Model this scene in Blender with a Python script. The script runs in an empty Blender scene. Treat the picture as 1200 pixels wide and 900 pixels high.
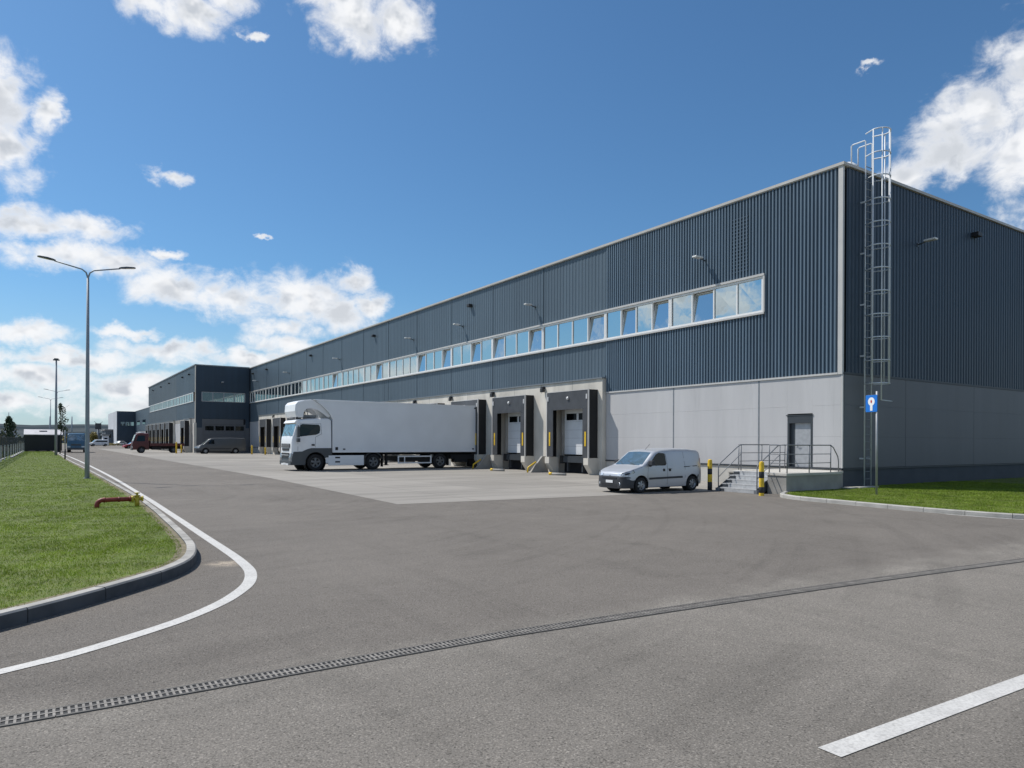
import bpy, bmesh, math, random
import numpy as np
from mathutils import Vector, Matrix
R = math.radians
random.seed(7)
S = bpy.context.scene
COL = S.collection

# ------------------------------------------------------------------ materials
def nodes(m):
    m.use_nodes = True
    return m.node_tree.nodes, m.node_tree.links

def mk(name, col, rough=.6, metal=0., var=.12, scale=1.2, bump=0., bscale=40., spec=.5, stretch=(1, 1, 1), dirt=None):
    m = bpy.data.materials.new(name); n, l = nodes(m)
    b = n['Principled BSDF']
    b.inputs['Roughness'].default_value = rough; b.inputs['Metallic'].default_value = metal
    b.inputs['Specular IOR Level'].default_value = spec
    g = n.new('ShaderNodeNewGeometry')
    mp = n.new('ShaderNodeMapping'); mp.inputs['Scale'].default_value = stretch
    l.new(g.outputs['Position'], mp.inputs['Vector'])
    t = n.new('ShaderNodeTexNoise'); t.inputs['Scale'].default_value = scale; t.inputs['Detail'].default_value = 6
    l.new(mp.outputs[0], t.inputs['Vector'])
    r = n.new('ShaderNodeMapRange'); r.inputs[1].default_value = .3; r.inputs[2].default_value = .7
    r.inputs[3].default_value = 1 - var; r.inputs[4].default_value = 1 + var
    l.new(t.outputs['Fac'], r.inputs[0])
    x = n.new('ShaderNodeVectorMath'); x.operation = 'SCALE'; x.inputs[0].default_value = col
    l.new(r.outputs[0], x.inputs['Scale'])
    l.new(x.outputs[0], b.inputs['Base Color'])
    if bump:
        t2 = n.new('ShaderNodeTexNoise'); t2.inputs['Scale'].default_value = bscale; t2.inputs['Detail'].default_value = 4
        l.new(g.outputs['Position'], t2.inputs['Vector'])
        bp = n.new('ShaderNodeBump'); bp.inputs['Strength'].default_value = bump; bp.inputs['Distance'].default_value = .02
        l.new(t2.outputs['Fac'], bp.inputs['Height']); l.new(bp.outputs[0], b.inputs['Normal'])
    return m

class NB:
    """tiny node-graph helper"""
    def __init__(s, tree): s.n = tree.nodes; s.l = tree.links
    def put(s, sock, v):
        if hasattr(v, 'is_linked') or hasattr(v, 'links'): s.l.new(v, sock)
        else: sock.default_value = v
    def math(s, op, a, b=0., c=None, clamp=False):
        x = s.n.new('ShaderNodeMath'); x.operation = op; x.use_clamp = clamp
        s.put(x.inputs[0], a); s.put(x.inputs[1], b)
        if c is not None: s.put(x.inputs[2], c)
        return x.outputs[0]
    def vec(s, op, a, b=(0, 0, 0)):
        x = s.n.new('ShaderNodeVectorMath'); x.operation = op
        s.put(x.inputs[0], a); s.put(x.inputs[1], b)
        return x.outputs['Value'] if op == 'LENGTH' else x.outputs[0]
    def scale(s, a, f):
        x = s.n.new('ShaderNodeVectorMath'); x.operation = 'SCALE'
        s.put(x.inputs[0], a); s.put(x.inputs['Scale'], f); return x.outputs[0]
    def noise(s, v, sc, det=5, rough=.5, dist=0.):
        x = s.n.new('ShaderNodeTexNoise'); s.put(x.inputs['Vector'], v)
        x.inputs['Scale'].default_value = sc; x.inputs['Detail'].default_value = det
        x.inputs['Roughness'].default_value = rough; x.inputs['Distortion'].default_value = dist
        return x.outputs['Fac']
    def rng(s, v, a, b, c=0., d=1., smooth=False):
        x = s.n.new('ShaderNodeMapRange'); s.put(x.inputs[0], v)
        if smooth: x.interpolation_type = 'SMOOTHSTEP'
        for i, k in enumerate((a, b, c, d)): x.inputs[i + 1].default_value = k
        return x.outputs[0]
    def mix(s, f, a, b):
        x = s.n.new('ShaderNodeMix'); x.data_type = 'RGBA'
        s.put(x.inputs[0], f); s.put(x.inputs[6], a); s.put(x.inputs[7], b); return x.outputs[2]
    def mapping(s, v, sc=(1, 1, 1), rot=(0, 0, 0)):
        x = s.n.new('ShaderNodeMapping'); s.put(x.inputs['Vector'], v)
        x.inputs['Scale'].default_value = sc; x.inputs['Rotation'].default_value = rot; return x.outputs[0]

def comb3(n, l, k, a):
    x = n.new('ShaderNodeCombineXYZ'); l.new(a, x.inputs[0]); return x.outputs[0]

def asphalt_mat():
    m = bpy.data.materials.new('asphalt'); n, l = nodes(m); k = NB(m.node_tree); b = n['Principled BSDF']
    p = n.new('ShaderNodeNewGeometry').outputs['Position']
    sep = n.new('ShaderNodeSeparateXYZ'); l.new(p, sep.inputs[0])
    # the through road (south of the drain) has a rougher, slightly darker surface than the yard
    road = k.rng(sep.outputs[1], -10.0, -10.35)
    grain = k.noise(p, 70, 6, .75)
    grain = k.rng(grain, .36, .64, -1, 1)
    v = n.new('ShaderNodeTexVoronoi'); v.inputs['Scale'].default_value = 88; l.new(p, v.inputs['Vector'])
    sp = n.new('ShaderNodeSeparateColor'); l.new(v.outputs['Color'], sp.inputs[0])
    stone = k.rng(sp.outputs[0], .78, 1., 0, 1)
    pit = k.rng(sp.outputs[1], .80, 1., 0, 1)
    big = k.rng(k.noise(k.mapping(p, (1, 1, 1)), .22, 5, .6), .3, .7, .88, 1.12)
    mid = k.rng(k.noise(p, 1.7, 6, .65), .3, .7, .94, 1.06)
    swirl = k.noise(k.mapping(p, (.22, .9, 1), (0, 0, R(35))), .9, 5, .6, 1.2)
    swirl = k.rng(swirl, .52, .66, 1., .93, True)
    tyre = k.noise(k.mapping(p, (1.6, .09, 1), (0, 0, R(-8))), 1.1, 4, .55, .35)
    tyre = k.rng(tyre, .54, .68, 1., .93, True)
    f = k.math('MULTIPLY', big, mid); f = k.math('MULTIPLY', f, swirl); f = k.math('MULTIPLY', f, tyre)
    blot = k.rng(k.noise(p, .85, 4, .6), .63, .72, 1., .84, True); f = k.math('MULTIPLY', f, blot)
    f = k.math('MULTIPLY', f, k.math('MULTIPLY_ADD', grain, .38, 1.))
    arc = k.vec('LENGTH', k.vec('SUBTRACT', p, (-28., 12., 0)))
    arcn = k.noise(comb3(n, l, k, arc), 2.2, 4, .6)
    f = k.math('MULTIPLY', f, k.rng(k.math('MULTIPLY', arcn, k.rng(k.noise(p, .25, 3), .3, .7, .7, 1.25)), .50, .66, 1., .90, True))
    f = k.math('MULTIPLY', f, k.math('MULTIPLY_ADD', stone, .5, 1.))
    f = k.math('MULTIPLY', f, k.math('MULTIPLY_ADD', pit, -.5, 1.))
    col = k.mix(road, (.166, .150, .132, 1), (.200, .183, .161, 1))
    # pale silt along the drain
    silt = k.math('ABSOLUTE', k.math('ADD', sep.outputs[1], 10.18))
    silt = k.rng(silt, .08, .55, .55, 0, True)
    silt = k.math('MULTIPLY', silt, k.rng(k.noise(p, 1.3, 4), .35, .65))
    col = k.mix(silt, col, (.26, .24, .21, 1))
    # sandy patch by the lawn tip
    sd = k.vec('LENGTH', k.vec('MULTIPLY', k.vec('SUBTRACT', p, (-23.33, -4.75, 0)), (2.6, 2.3, 1)))
    sd = k.math('MULTIPLY', k.rng(sd, .2, 1., 1, 0, True), k.rng(k.noise(p, 5, 5), .3, .6))
    col = k.mix(sd, col, (.40, .34, .27, 1))
    col = k.scale(col, f)
    l.new(col, b.inputs['Base Color'])
    b.inputs['Roughness'].default_value = .85; b.inputs['Specular IOR Level'].default_value = .25
    bp = n.new('ShaderNodeBump'); bp.inputs['Strength'].default_value = .45; bp.inputs['Distance'].default_value = .01
    l.new(k.math('ADD', grain, k.math('MULTIPLY', stone, .6)), bp.inputs['Height']); l.new(bp.outputs[0], b.inputs['Normal'])
    return m

def apron_mat():
    m = bpy.data.materials.new('concrete_apron'); n, l = nodes(m); k = NB(m.node_tree); b = n['Principled BSDF']
    p = n.new('ShaderNodeNewGeometry').outputs['Position']
    sep = n.new('ShaderNodeSeparateXYZ'); l.new(p, sep.inputs[0])
    big = k.rng(k.noise(k.mapping(p, (.35, 1.0, 1)), .5, 6, .6), .3, .7, .84, 1.12)
    st = k.rng(k.noise(k.mapping(p, (.10, 1.9, 1)), 1.0, 5, .6), .5, .68, 1., .80, True)
    gr = k.rng(k.noise(p, 35, 5, .7), .3, .7, .93, 1.07)
    def joint(c, off, per, w):
        t = k.math('MODULO', k.math('ADD', c, off + 1000 * per), per)
        return k.rng(k.math('ABSOLUTE', k.math('SUBTRACT', t, per / 2)), w, w * 1.8, .55, 1.)
    f = k.math('MULTIPLY', k.math('MULTIPLY', big, st), gr)
    f = k.math('MULTIPLY', f, joint(sep.outputs[1], .4, 4.9, .012))
    f = k.math('MULTIPLY', f, joint(sep.outputs[0], .2, 5.7, .012))
    # each slab cast slightly lighter or darker
    sl = k.vec('MULTIPLY', k.vec('ADD', p, (.2, .4 + 2.45, 0)), (1 / 5.7, 1 / 4.9, 0))
    sl = k.vec('FLOOR', sl)
    wn = n.new('ShaderNodeTexWhiteNoise'); l.new(sl, wn.inputs['Vector'])
    f = k.math('MULTIPLY', f, k.rng(wn.outputs['Value'], 0, 1, .9, 1.08))
    l.new(k.scale((.272, .255, .230), f), b.inputs['Base Color'])
    b.inputs['Roughness'].default_value = .85; b.inputs['Specular IOR Level'].default_value = .25
    return m

def paint_mat():
    m = bpy.data.materials.new('road_paint'); n, l = nodes(m); k = NB(m.node_tree); b = n['Principled BSDF']
    p = n.new('ShaderNodeNewGeometry').outputs['Position']
    f = k.rng(k.noise(p, 40, 6, .7), .30, .55, 0, 1)
    g = k.rng(k.noise(p, 3, 5, .6), .3, .7, .86, 1.05)
    col = k.mix(k.rng(f, 0, 1, .45, 1), (.20, .19, .18, 1), (.55, .54, .515, 1))
    l.new(k.scale(col, g), b.inputs['Base Color']); b.inputs['Roughness'].default_value = .7
    return m

def grass_mat(ground=False):
    m = bpy.data.materials.new('lawn_soil' if ground else 'grass_blades'); n, l = nodes(m); k = NB(m.node_tree); b = n['Principled BSDF']
    p = n.new('ShaderNodeNewGeometry').outputs['Position']
    a = k.rng(k.noise(p, .7, 5, .65), .35, .65)
    c = k.rng(k.noise(p, 7, 5, .7), .35, .68)
    d1, d2, d3 = ((.090, .165, .010, 1), (.165, .262, .018, 1), (.29, .32, .07, 1))
    col = k.mix(a, d1, d2)
    col = k.mix(k.math('MULTIPLY', c, .6), col, d3)
    col = k.scale(col, k.rng(k.noise(p, 2.2, 5, .7), .32, .68, .68, 1.2))
    if ground: col = k.scale(k.mix(.35, col, (.13, .12, .06, 1)), .72)
    else:
        r = n.new('ShaderNodeTexWhiteNoise'); l.new(k.vec('FLOOR', k.scale(p, 55.)), r.inputs['Vector'])
        col = k.scale(col, k.rng(r.outputs['Value'], 0, 1, .65, 1.5))
        tl = n.new('ShaderNodeBsdfTranslucent'); l.new(col, tl.inputs['Color'])
        ms = n.new('ShaderNodeMixShader'); ms.inputs[0].default_value = .38
        l.new(b.outputs[0], ms.inputs[1]); l.new(tl.outputs[0], ms.inputs[2]); l.new(ms.outputs[0], n['Material Output'].inputs['Surface'])
    l.new(col, b.inputs['Base Color']); b.inputs['Roughness'].default_value = .75 if ground else .55
    b.inputs['Specular IOR Level'].default_value = .2
    return m

def clad_mat(name, base, streak=.16, light=False):
    m = bpy.data.materials.new(name); n, l = nodes(m); k = NB(m.node_tree); b = n['Principled BSDF']
    p = n.new('ShaderNodeNewGeometry').outputs['Position']
    st = k.rng(k.noise(k.mapping(p, (1, 1, .05)), 2.2, 5, .6), .3, .7, 1 - streak, 1 + streak)
    # every sheet (about one metre wide) has its own slight tone
    q = k.vec('FLOOR', k.vec('MULTIPLY', p, (0.0001, 1 / 5.8, 0.0001)))
    wn = n.new('ShaderNodeTexWhiteNoise'); l.new(q, wn.inputs['Vector'])
    f = k.math('MULTIPLY', st, k.rng(wn.outputs['Value'], 0, 1, .93, 1.07))
    big = k.rng(k.noise(p, .25, 3), .3, .7, .95, 1.05)
    f = k.math('MULTIPLY', f, big)
    l.new(k.scale(base, f), b.inputs['Base Color'])
    b.inputs['Roughness'].default_value = .42 if not light else .5
    b.inputs['Specular IOR Level'].default_value = .4
    return m

def panel_mat(name, base):
    m = bpy.data.materials.new(name); n, l = nodes(m); k = NB(m.node_tree); b = n['Principled BSDF']
    p = n.new('ShaderNodeNewGeometry').outputs['Position']
    st = k.rng(k.noise(k.mapping(p, (1, 1, .12)), 1.2, 5, .6), .3, .7, .93, 1.06)
    sep = n.new('ShaderNodeSeparateXYZ'); l.new(p, sep.inputs[0])
    low = k.math('MULTIPLY', k.rng(sep.outputs[2], .8, 1.9, .88, 1.), k.rng(k.noise(k.mapping(p, (3, 3, .25)), 1.6, 5, .65), .55, .75, 1., .92, True))
    l.new(k.scale(base, k.math('MULTIPLY', st, low)), b.inputs['Base Color'])
    b.inputs['Roughness'].default_value = .5; b.inputs['Specular IOR Level'].default_value = .4
    return m

def glass_mat(name, col, rough=.04, mixf=.75, body=(.02, .03, .035, 1)):
    m = bpy.data.materials.new(name); n, l = nodes(m); k = NB(m.node_tree)
    b = n['Principled BSDF']; b.inputs['Base Color'].default_value = body
    b.inputs['Specular IOR Level'].default_value = .5 if mixf > .1 else .18
    b.inputs['Roughness'].default_value = .05
    gl = n.new('ShaderNodeBsdfGlossy'); gl.inputs['Color'].default_value = (*col, 1); gl.inputs['Roughness'].default_value = rough
    p = n.new('ShaderNodeNewGeometry').outputs['Position']
    bp = n.new('ShaderNodeBump'); bp.inputs['Strength'].default_value = .06; bp.inputs['Distance'].default_value = .05
    l.new(k.noise(p, 1.3, 2), bp.inputs['Height']); l.new(bp.outputs[0], gl.inputs['Normal'])
    ms = n.new('ShaderNodeMixShader'); ms.inputs[0].default_value = mixf
    l.new(b.outputs[0], ms.inputs[1]); l.new(gl.outputs[0], ms.inputs[2])
    l.new(ms.outputs[0], n['Material Output'].inputs['Surface'])
    return m

def screen_mat():
    m = bpy.data.materials.new('windscreen_glass'); n, l = nodes(m); k = NB(m.node_tree)
    b = n['Principled BSDF']; b.inputs['Base Color'].default_value = (.05, .075, .075, 1); b.inputs['Roughness'].default_value = .1
    gl = n.new('ShaderNodeBsdfGlossy'); gl.inputs['Color'].default_value = (.92, .90, .80, 1); gl.inputs['Roughness'].default_value = .12
    tc = n.new('ShaderNodeTexCoord').outputs['Object']
    f = k.rng(k.noise(tc, 2.6, 4, .6, .6), .36, .62, .20, .62)
    ms = n.new('ShaderNodeMixShader'); l.new(f, ms.inputs[0])
    l.new(b.outputs[0], ms.inputs[1]); l.new(gl.outputs[0], ms.inputs[2]); l.new(ms.outputs[0], n['Material Output'].inputs['Surface'])
    return m

def hill_mat():
    m = bpy.data.materials.new('distant_hills'); n, l = nodes(m); k = NB(m.node_tree); b = n['Principled BSDF']
    p = n.new('ShaderNodeNewGeometry').outputs['Position']
    f = k.rng(k.noise(k.mapping(p, (.3, .3, 3)), .012, 6, .6), .4, .62)
    l.new(k.mix(f, (.038, .052, .062, 1), (.085, .098, .105, 1)), b.inputs['Base Color'])
    b.inputs['Roughness'].default_value = 1; b.inputs['Specular IOR Level'].default_value = 0
    return m

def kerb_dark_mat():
    # pale top; shade on the upright face is put into its colour
    m = bpy.data.materials.new('kerb_stone_shaded'); n, l = nodes(m); k = NB(m.node_tree); b = n['Principled BSDF']
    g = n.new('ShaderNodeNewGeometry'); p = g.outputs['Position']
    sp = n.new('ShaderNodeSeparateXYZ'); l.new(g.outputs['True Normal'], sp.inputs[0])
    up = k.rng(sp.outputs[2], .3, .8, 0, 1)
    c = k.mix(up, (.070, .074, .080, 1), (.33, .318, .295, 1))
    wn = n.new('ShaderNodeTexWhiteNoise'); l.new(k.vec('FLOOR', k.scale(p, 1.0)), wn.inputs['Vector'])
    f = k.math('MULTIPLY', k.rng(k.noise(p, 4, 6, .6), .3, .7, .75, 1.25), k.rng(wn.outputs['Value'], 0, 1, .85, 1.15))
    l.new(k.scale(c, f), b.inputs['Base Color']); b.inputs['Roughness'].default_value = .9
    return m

MT = dict(
    asphalt=asphalt_mat(), apron=apron_mat(), paint=paint_mat(), grass=grass_mat(), soil=grass_mat(True),
    clad=clad_mat('navy_cladding', (.112, .158, .205)), clad2=clad_mat('slate_cladding', (.080, .112, .142), .08),
    cladS=clad_mat('navy_cladding_shaded', (.029, .050, .076), .12),  # darker copy of the cladding: the gable's shade is put into the colour
    panel=panel_mat('pale_grey_panel', (.468, .464, .468)), panelS=panel_mat('grey_panel_shaded', (.122, .126, .136)),  # panelS: same panels, darkened in colour to hold the gable's shade
    trim=mk('light_grey_flashing', (.50, .49, .475), .45, 0, .06, 1.5), coping=mk('coping', (.46, .44, .41), .5, 0, .08, 1),
    darktrim=mk('dark_flashing', (.035, .042, .05), .5, 0, .1, 2), plinth=mk('plinth_concrete', (.46, .44, .40), .85, 0, .12, 1.5, .2, 25),
    plinthS=mk('plinth_concrete_shaded', (.060, .068, .079), .85, 0, .1, 1.5, .2, 25),  # plinth colour darkened to carry the shade of the gable side
    conc=mk('precast_concrete', (.60, .565, .50), .85, 0, .16, 1.3, .25, 20, stretch=(1, 1, .4)), concd=mk('grey_concrete', (.28, .27, .25), .85, 0, .2, 1.6, .3, 20),
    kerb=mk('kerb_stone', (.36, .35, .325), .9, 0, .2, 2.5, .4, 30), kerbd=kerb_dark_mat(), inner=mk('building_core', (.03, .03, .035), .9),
    roof=mk('roof_membrane', (.22, .22, .22), .9), white=mk('white_frame', (.74, .74, .73), .4, 0, .04, 2),
    rubber=mk('black_rubber', (.012, .012, .013), .7, 0, .2, 3), curtain=mk('dock_curtain', (.055, .058, .064), .55, 0, .18, 2),
    galv=mk('galvanised_steel', (.36, .37, .385), .5, .3, .12, 6), steps=mk('step_grating', (.40, .41, .42), .55, .0, .15, 9), ladder=mk('ladder_steel', (.60, .63, .66), .5, .0, .1, 5), rail=mk('railing_steel', (.17, .18, .195), .5, .2, .12, 6), galvd=mk('weathered_steel', (.22, .235, .25), .5, .5, .15, 6),
    doorw=mk('dock_door_panel', (.62, .64, .66), .45, 0, .05, 2), yellow=mk('safety_yellow', (.72, .47, .02), .5, 0, .14, 6),
    black=mk('black_paint', (.018, .018, .02), .5, 0, .2, 4), tyre=mk('tyre_rubber', (.016, .016, .017), .85, 0, .2, 8),
    rim=mk('wheel_silver', (.34, .35, .36), .38, .6, .08, 9), rimd=mk('truck_wheel_grey', (.16, .165, .17), .5, .4, .15, 9), dark=mk('dark_underbody', (.012, .012, .013), .8),
    silver=mk('silver_paint', (.47, .485, .51), .30, .38, .03, 2, spec=.6), greyp=mk('graphite_paint', (.085, .09, .095), .3, .3, .04, 2, spec=.6),
    bumper=mk('grey_plastic', (.036, .038, .043), .6, 0, .08, 4), glass=glass_mat('window_glass', (.62, .70, .705), .02, .80),
    screen=screen_mat(), carglass=glass_mat('vehicle_glass', (.66, .80, .80), .04, .55, (.02, .03, .03, 1)), darkglass=glass_mat('dark_glass', (.30, .38, .38), .03, .035, (.004, .005, .006, 1)),
    chrome=mk('lamp_cluster_chrome', (.30, .31, .33), .25, .6, .35, 9), lens=mk('headlamp_lens', (.62, .66, .70), .12, .3, .1, 12, spec=.8), redlens=mk('tail_lamp_red', (.35, .02, .015), .25, 0, .1, 12),
    plate=mk('number_plate_white', (.7, .7, .7), .4), truckw=mk('truck_white', (.80, .81, .82), .32, 0, .04, 1, spec=.55),
    box=mk('trailer_side', (.76, .785, .81), .42, 0, .04, .8, spec=.5), truckg=mk('truck_grey_plastic', (.06, .068, .075), .5, 0, .08, 3),
    redp=mk('red_truck_paint', (.085, .014, .014), .4, 0, .15, 3), blue=mk('blue_truck_paint', (.045, .12, .20), .35, 0, .1, 3),
    rust=mk('oxide_red_pipe', (.20, .026, .018), .5, 0, .3, 14, .3, 60), valve=mk('valve_yellow', (.46, .36, .03), .5, 0, .25, 18),
    signblue=mk('sign_blue', (.008, .17, .62), .4, 0, .03, 5), signwhite=mk('sign_white', (.85, .85, .85), .4), signred=mk('sign_red', (.5, .02, .02), .4),
    leaf=mk('dark_leaves', (.035, .06, .022), .7, 0, .5, 3), leafy=mk('autumn_leaves', (.20, .16, .03), .7, 0, .5, 2),
    bark=mk('bark', (.06, .05, .04), .9), shed=mk('dark_tarpaulin', (.014, .015, .018), .6, 0, .15, 1), shedw=mk('pale_roof_sheet', (.50, .49, .50), .5, 0, .12, .8),
    far=mk('far_building', (.10, .12, .14), .7, 0, .2, .1), farw=mk('far_building_white', (.55, .57, .6), .7, 0, .1, .1), hills=hill_mat(),
    iron=mk('cast_iron_grating', (.215, .20, .18), .7, .1, .3, 9), darkiron=mk('channel_edge', (.10, .094, .085), .7, .1, .3, 9),
    dirt=mk('dry_soil', (.17, .145, .09), .95, 0, .4, 7, .4, 50),
    ground=mk('dry_ground', (.16, .16, .10), .95, 0, .3, .05), lamp=mk('lamp_housing', (.09, .10, .11), .4, .4, .1, 6), led=mk('lamp_glass', (.55, .55, .55), .2),
    post=mk('painted_post', (.25, .28, .32), .5, .0, .08, 4), whitebox=mk('white_lamp_box', (.72, .72, .70), .4),
    red2=mk('car_red', (.30, .03, .03), .35), carblue=mk('car_blue', (.06, .13, .2), .3, .3), carwhite=mk('car_white', (.7, .72, .74), .3),
)

# ------------------------------------------------------------------ mesh builder
SPLIT = {'fence_post', 'rung', 'hoop', 'cage_bar', 'wall_bracket', 'roof_outlet', 'guide_stripe', 'rubber_bumper', 'marker_light', 'wiper',
         'door_handle', 'flashing', 'sheeting_joint', 'joint', 'dock_light', 'side_guard', 'plinth', 'curtain', 'dock_toe', 'foot', 'door_window', 'band', 'side_skirt', 'rail', 'fence_base', 'mudguard', 'fairing_side', 'panel_joint'}
class MB:
    def __init__(s): s.v = []; s.f = []; s.sm = []; s.starts = []
    def add(s, vs, fs, smooth=False):
        s.starts.append((len(s.v), len(s.f)))
        o = len(s.v); s.v += [tuple(x) for x in vs]
        s.f += [tuple(i + o for i in f) for f in fs]; s.sm += [smooth] * len(fs); return s
    def box(s, x0, x1, y0, y1, z0, z1):
        x0, x1 = sorted((x0, x1)); y0, y1 = sorted((y0, y1)); z0, z1 = sorted((z0, z1))
        v = [(x, y, z) for x in (x0, x1) for y in (y0, y1) for z in (z0, z1)]
        return s.add(v, [(0, 1, 3, 2), (4, 6, 7, 5), (0, 4, 5, 1), (2, 3, 7, 6), (0, 2, 6, 4), (1, 5, 7, 3)])
    def prism(s, pts, axis, a, b):
        """polygon pts (2d) extruded along axis from a to b. axis 'y': pts=(x,z); 'x': (y,z); 'z': (x,y)"""
        def P(p, t): return {'y': (p[0], t, p[1]), 'x': (t, p[0], p[1]), 'z': (p[0], p[1], t)}[axis]
        n = len(pts); v = [P(p, a) for p in pts] + [P(p, b) for p in pts]
        f = [tuple(range(n)), tuple(range(2 * n - 1, n - 1, -1))] + [(i, i + n, (i + 1) % n + n, (i + 1) % n) for i in range(n)]
        return s.add(v, f)
    def tube(s, pts, r, n=8, smooth=True, closed=False):
        pts = [Vector(p) for p in pts]; m = len(pts)
        rr = r if hasattr(r, '__len__') else [r] * m
        v = []; prev = None
        for i, p in enumerate(pts):
            if closed: d = (pts[(i + 1) % m] - pts[i - 1])
            else: d = (pts[min(i + 1, m - 1)] - pts[max(i - 1, 0)])
            d.normalize()
            if prev is None:
                a = d.orthogonal().normalized()
            else:
                a = (prev - d * prev.dot(d)).normalized()
            prev = a; b = d.cross(a)
            for k in range(n):
                t = 2 * math.pi * k / n
                v.append(p + (a * math.cos(t) + b * math.sin(t)) * rr[i])
        f = []
        for i in range(m if closed else m - 1):
            j = (i + 1) % m
            for k in range(n): f.append((i * n + k, i * n + (k + 1) % n, j * n + (k + 1) % n, j * n + k))
        if not closed: f += [tuple(range(n))[::-1], tuple((m - 1) * n + k for k in range(n))]
        return s.add(v, f, smooth)
    def lathe(s, prof, c, axis='z', n=16, smooth=True):
        """prof list (r, h) revolved about axis through c"""
        v = []; f = []; m = len(prof)
        for i in range(n):
            t = 2 * math.pi * i / n; ct, st = math.cos(t), math.sin(t)
            for r, h in prof:
                p = {'z': (r * ct, r * st, h), 'y': (r * ct, h, r * st), 'x': (h, r * ct, r * st)}[axis]
                v.append((c[0] + p[0], c[1] + p[1], c[2] + p[2]))
        for i in range(n):
            j = (i + 1) % n
            for k in range(m - 1): f.append((i * m + k, i * m + k + 1, j * m + k + 1, j * m + k))
        return s.add(v, f, smooth)
    def build(s, name, mat, parent=None, bevel=0., label=None, recalc=True, autos=None, keep_origin=False):
        if name in SPLIT and len(s.starts) > 1:
            st = s.starts + [(len(s.v), len(s.f))]; outs = []
            for (v0, f0), (v1, f1) in zip(st[:-1], st[1:]):
                q = MB(); q.v = s.v[v0:v1]; q.f = [tuple(i - v0 for i in f) for f in s.f[f0:f1]]; q.sm = s.sm[f0:f1]; q.starts = [(0, 0)]
                outs.append(q.build(name, mat, parent, bevel, label, recalc, autos, keep_origin))
            return outs[0]
        me = bpy.data.meshes.new(name)
        base = Vector((0, 0, 0))
        if parent is not None:
            q = parent
            while q is not None: base += q.location; q = q.parent
        elif not keep_origin:
            a = np.array(s.v); base = Vector((float((a[:, 0].min() + a[:, 0].max()) / 2), float((a[:, 1].min() + a[:, 1].max()) / 2), float(a[:, 2].min())))
        me.from_pydata([(x[0] - base.x, x[1] - base.y, x[2] - base.z) for x in s.v], [], s.f)
        me.polygons.foreach_set('use_smooth', s.sm)
        if recalc or bevel:
            bm = bmesh.new(); bm.from_mesh(me)
            if bevel:
                bmesh.ops.remove_doubles(bm, verts=bm.verts, dist=1e-5)
                ed = [e for e in bm.edges if len(e.link_faces) == 2 and e.calc_face_angle(0) > .6]
                bmesh.ops.bevel(bm, geom=ed, offset=bevel, segments=2, affect='EDGES', profile=.5, clamp_overlap=True)
            bmesh.ops.recalc_face_normals(bm, faces=bm.faces)
            bm.to_mesh(me); bm.free()
        if autos:
            me.polygons.foreach_set('use_smooth', [True] * len(me.polygons)); me.set_sharp_from_angle(angle=R(autos))
        me.materials.append(MT[mat] if isinstance(mat, str) else mat)
        o = bpy.data.objects.new(name, me); COL.objects.link(o)
        if parent is not None: o.parent = parent
        else: o.location = base
        if label: o['label'] = label
        return o

def tag(o, label=None, cat=None, group=None, kind=None):
    if label: o['label'] = label
    if cat: o['category'] = cat
    if group: o['group'] = group
    if kind: o['kind'] = kind
    return o

def empty(name, loc, label, cat, group=None):
    o = bpy.data.objects.new(name, None); COL.objects.link(o); o.location = loc
    o.empty_display_size = .3
    return tag(o, label, cat, group)

def copy_tree(o, parent=None):
    c = o.copy(); COL.objects.link(c)
    if parent is not None: c.parent = parent
    for ch in list(o.children): copy_tree(ch, c)
    return c

def sheet(name, pts, z, mat, label=None):
    m = MB(); m.add([(x, y, z) for x, y in pts], [tuple(range(len(pts)))])
    o = m.build(name, mat, recalc=False)
    if o.data.polygons[0].normal.z < 0: o.data.flip_normals()
    return tag(o, label, kind='structure')

def ribbon(path, w, z):
    """flat strip of width w centred on the path"""
    m = MB(); n = len(path); v = []
    for i, p in enumerate(path):
        a = Vector(path[max(i - 1, 0)]); b = Vector(path[min(i + 1, n - 1)]); d = (b - a).normalized(); q = Vector((-d.y, d.x))
        ww = w[i] if hasattr(w, '__len__') else w
        v += [(p[0] + q.x * ww / 2, p[1] + q.y * ww / 2, z), (p[0] - q.x * ww / 2, p[1] - q.y * ww / 2, z)]
    m.add(v, [(2 * i, 2 * i + 1, 2 * i + 3, 2 * i + 2) for i in range(n - 1)])
    return m

def smooth_path(pts, sub=6):
    out = []; n = len(pts); P = [Vector(p) for p in pts]
    for i in range(n - 1):
        p0 = P[max(i - 1, 0)]; p1 = P[i]; p2 = P[i + 1]; p3 = P[min(i + 2, n - 1)]
        for k in range(sub):
            t = k / sub
            q = .5 * ((2 * p1) + (-p0 + p2) * t + (2 * p0 - 5 * p1 + 4 * p2 - p3) * t * t + (-p0 + 3 * p1 - 3 * p2 + p3) * t ** 3)
            out.append(tuple(q))
    out.append(tuple(P[-1])); return out

def offset_path(path, d):
    out = []; n = len(path)
    for i, p in enumerate(path):
        a = Vector(path[max(i - 1, 0)]); b = Vector(path[min(i + 1, n - 1)]); t = (b - a).normalized()
        out.append((p[0] - t.y * d, p[1] + t.x * d))
    return out

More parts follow.
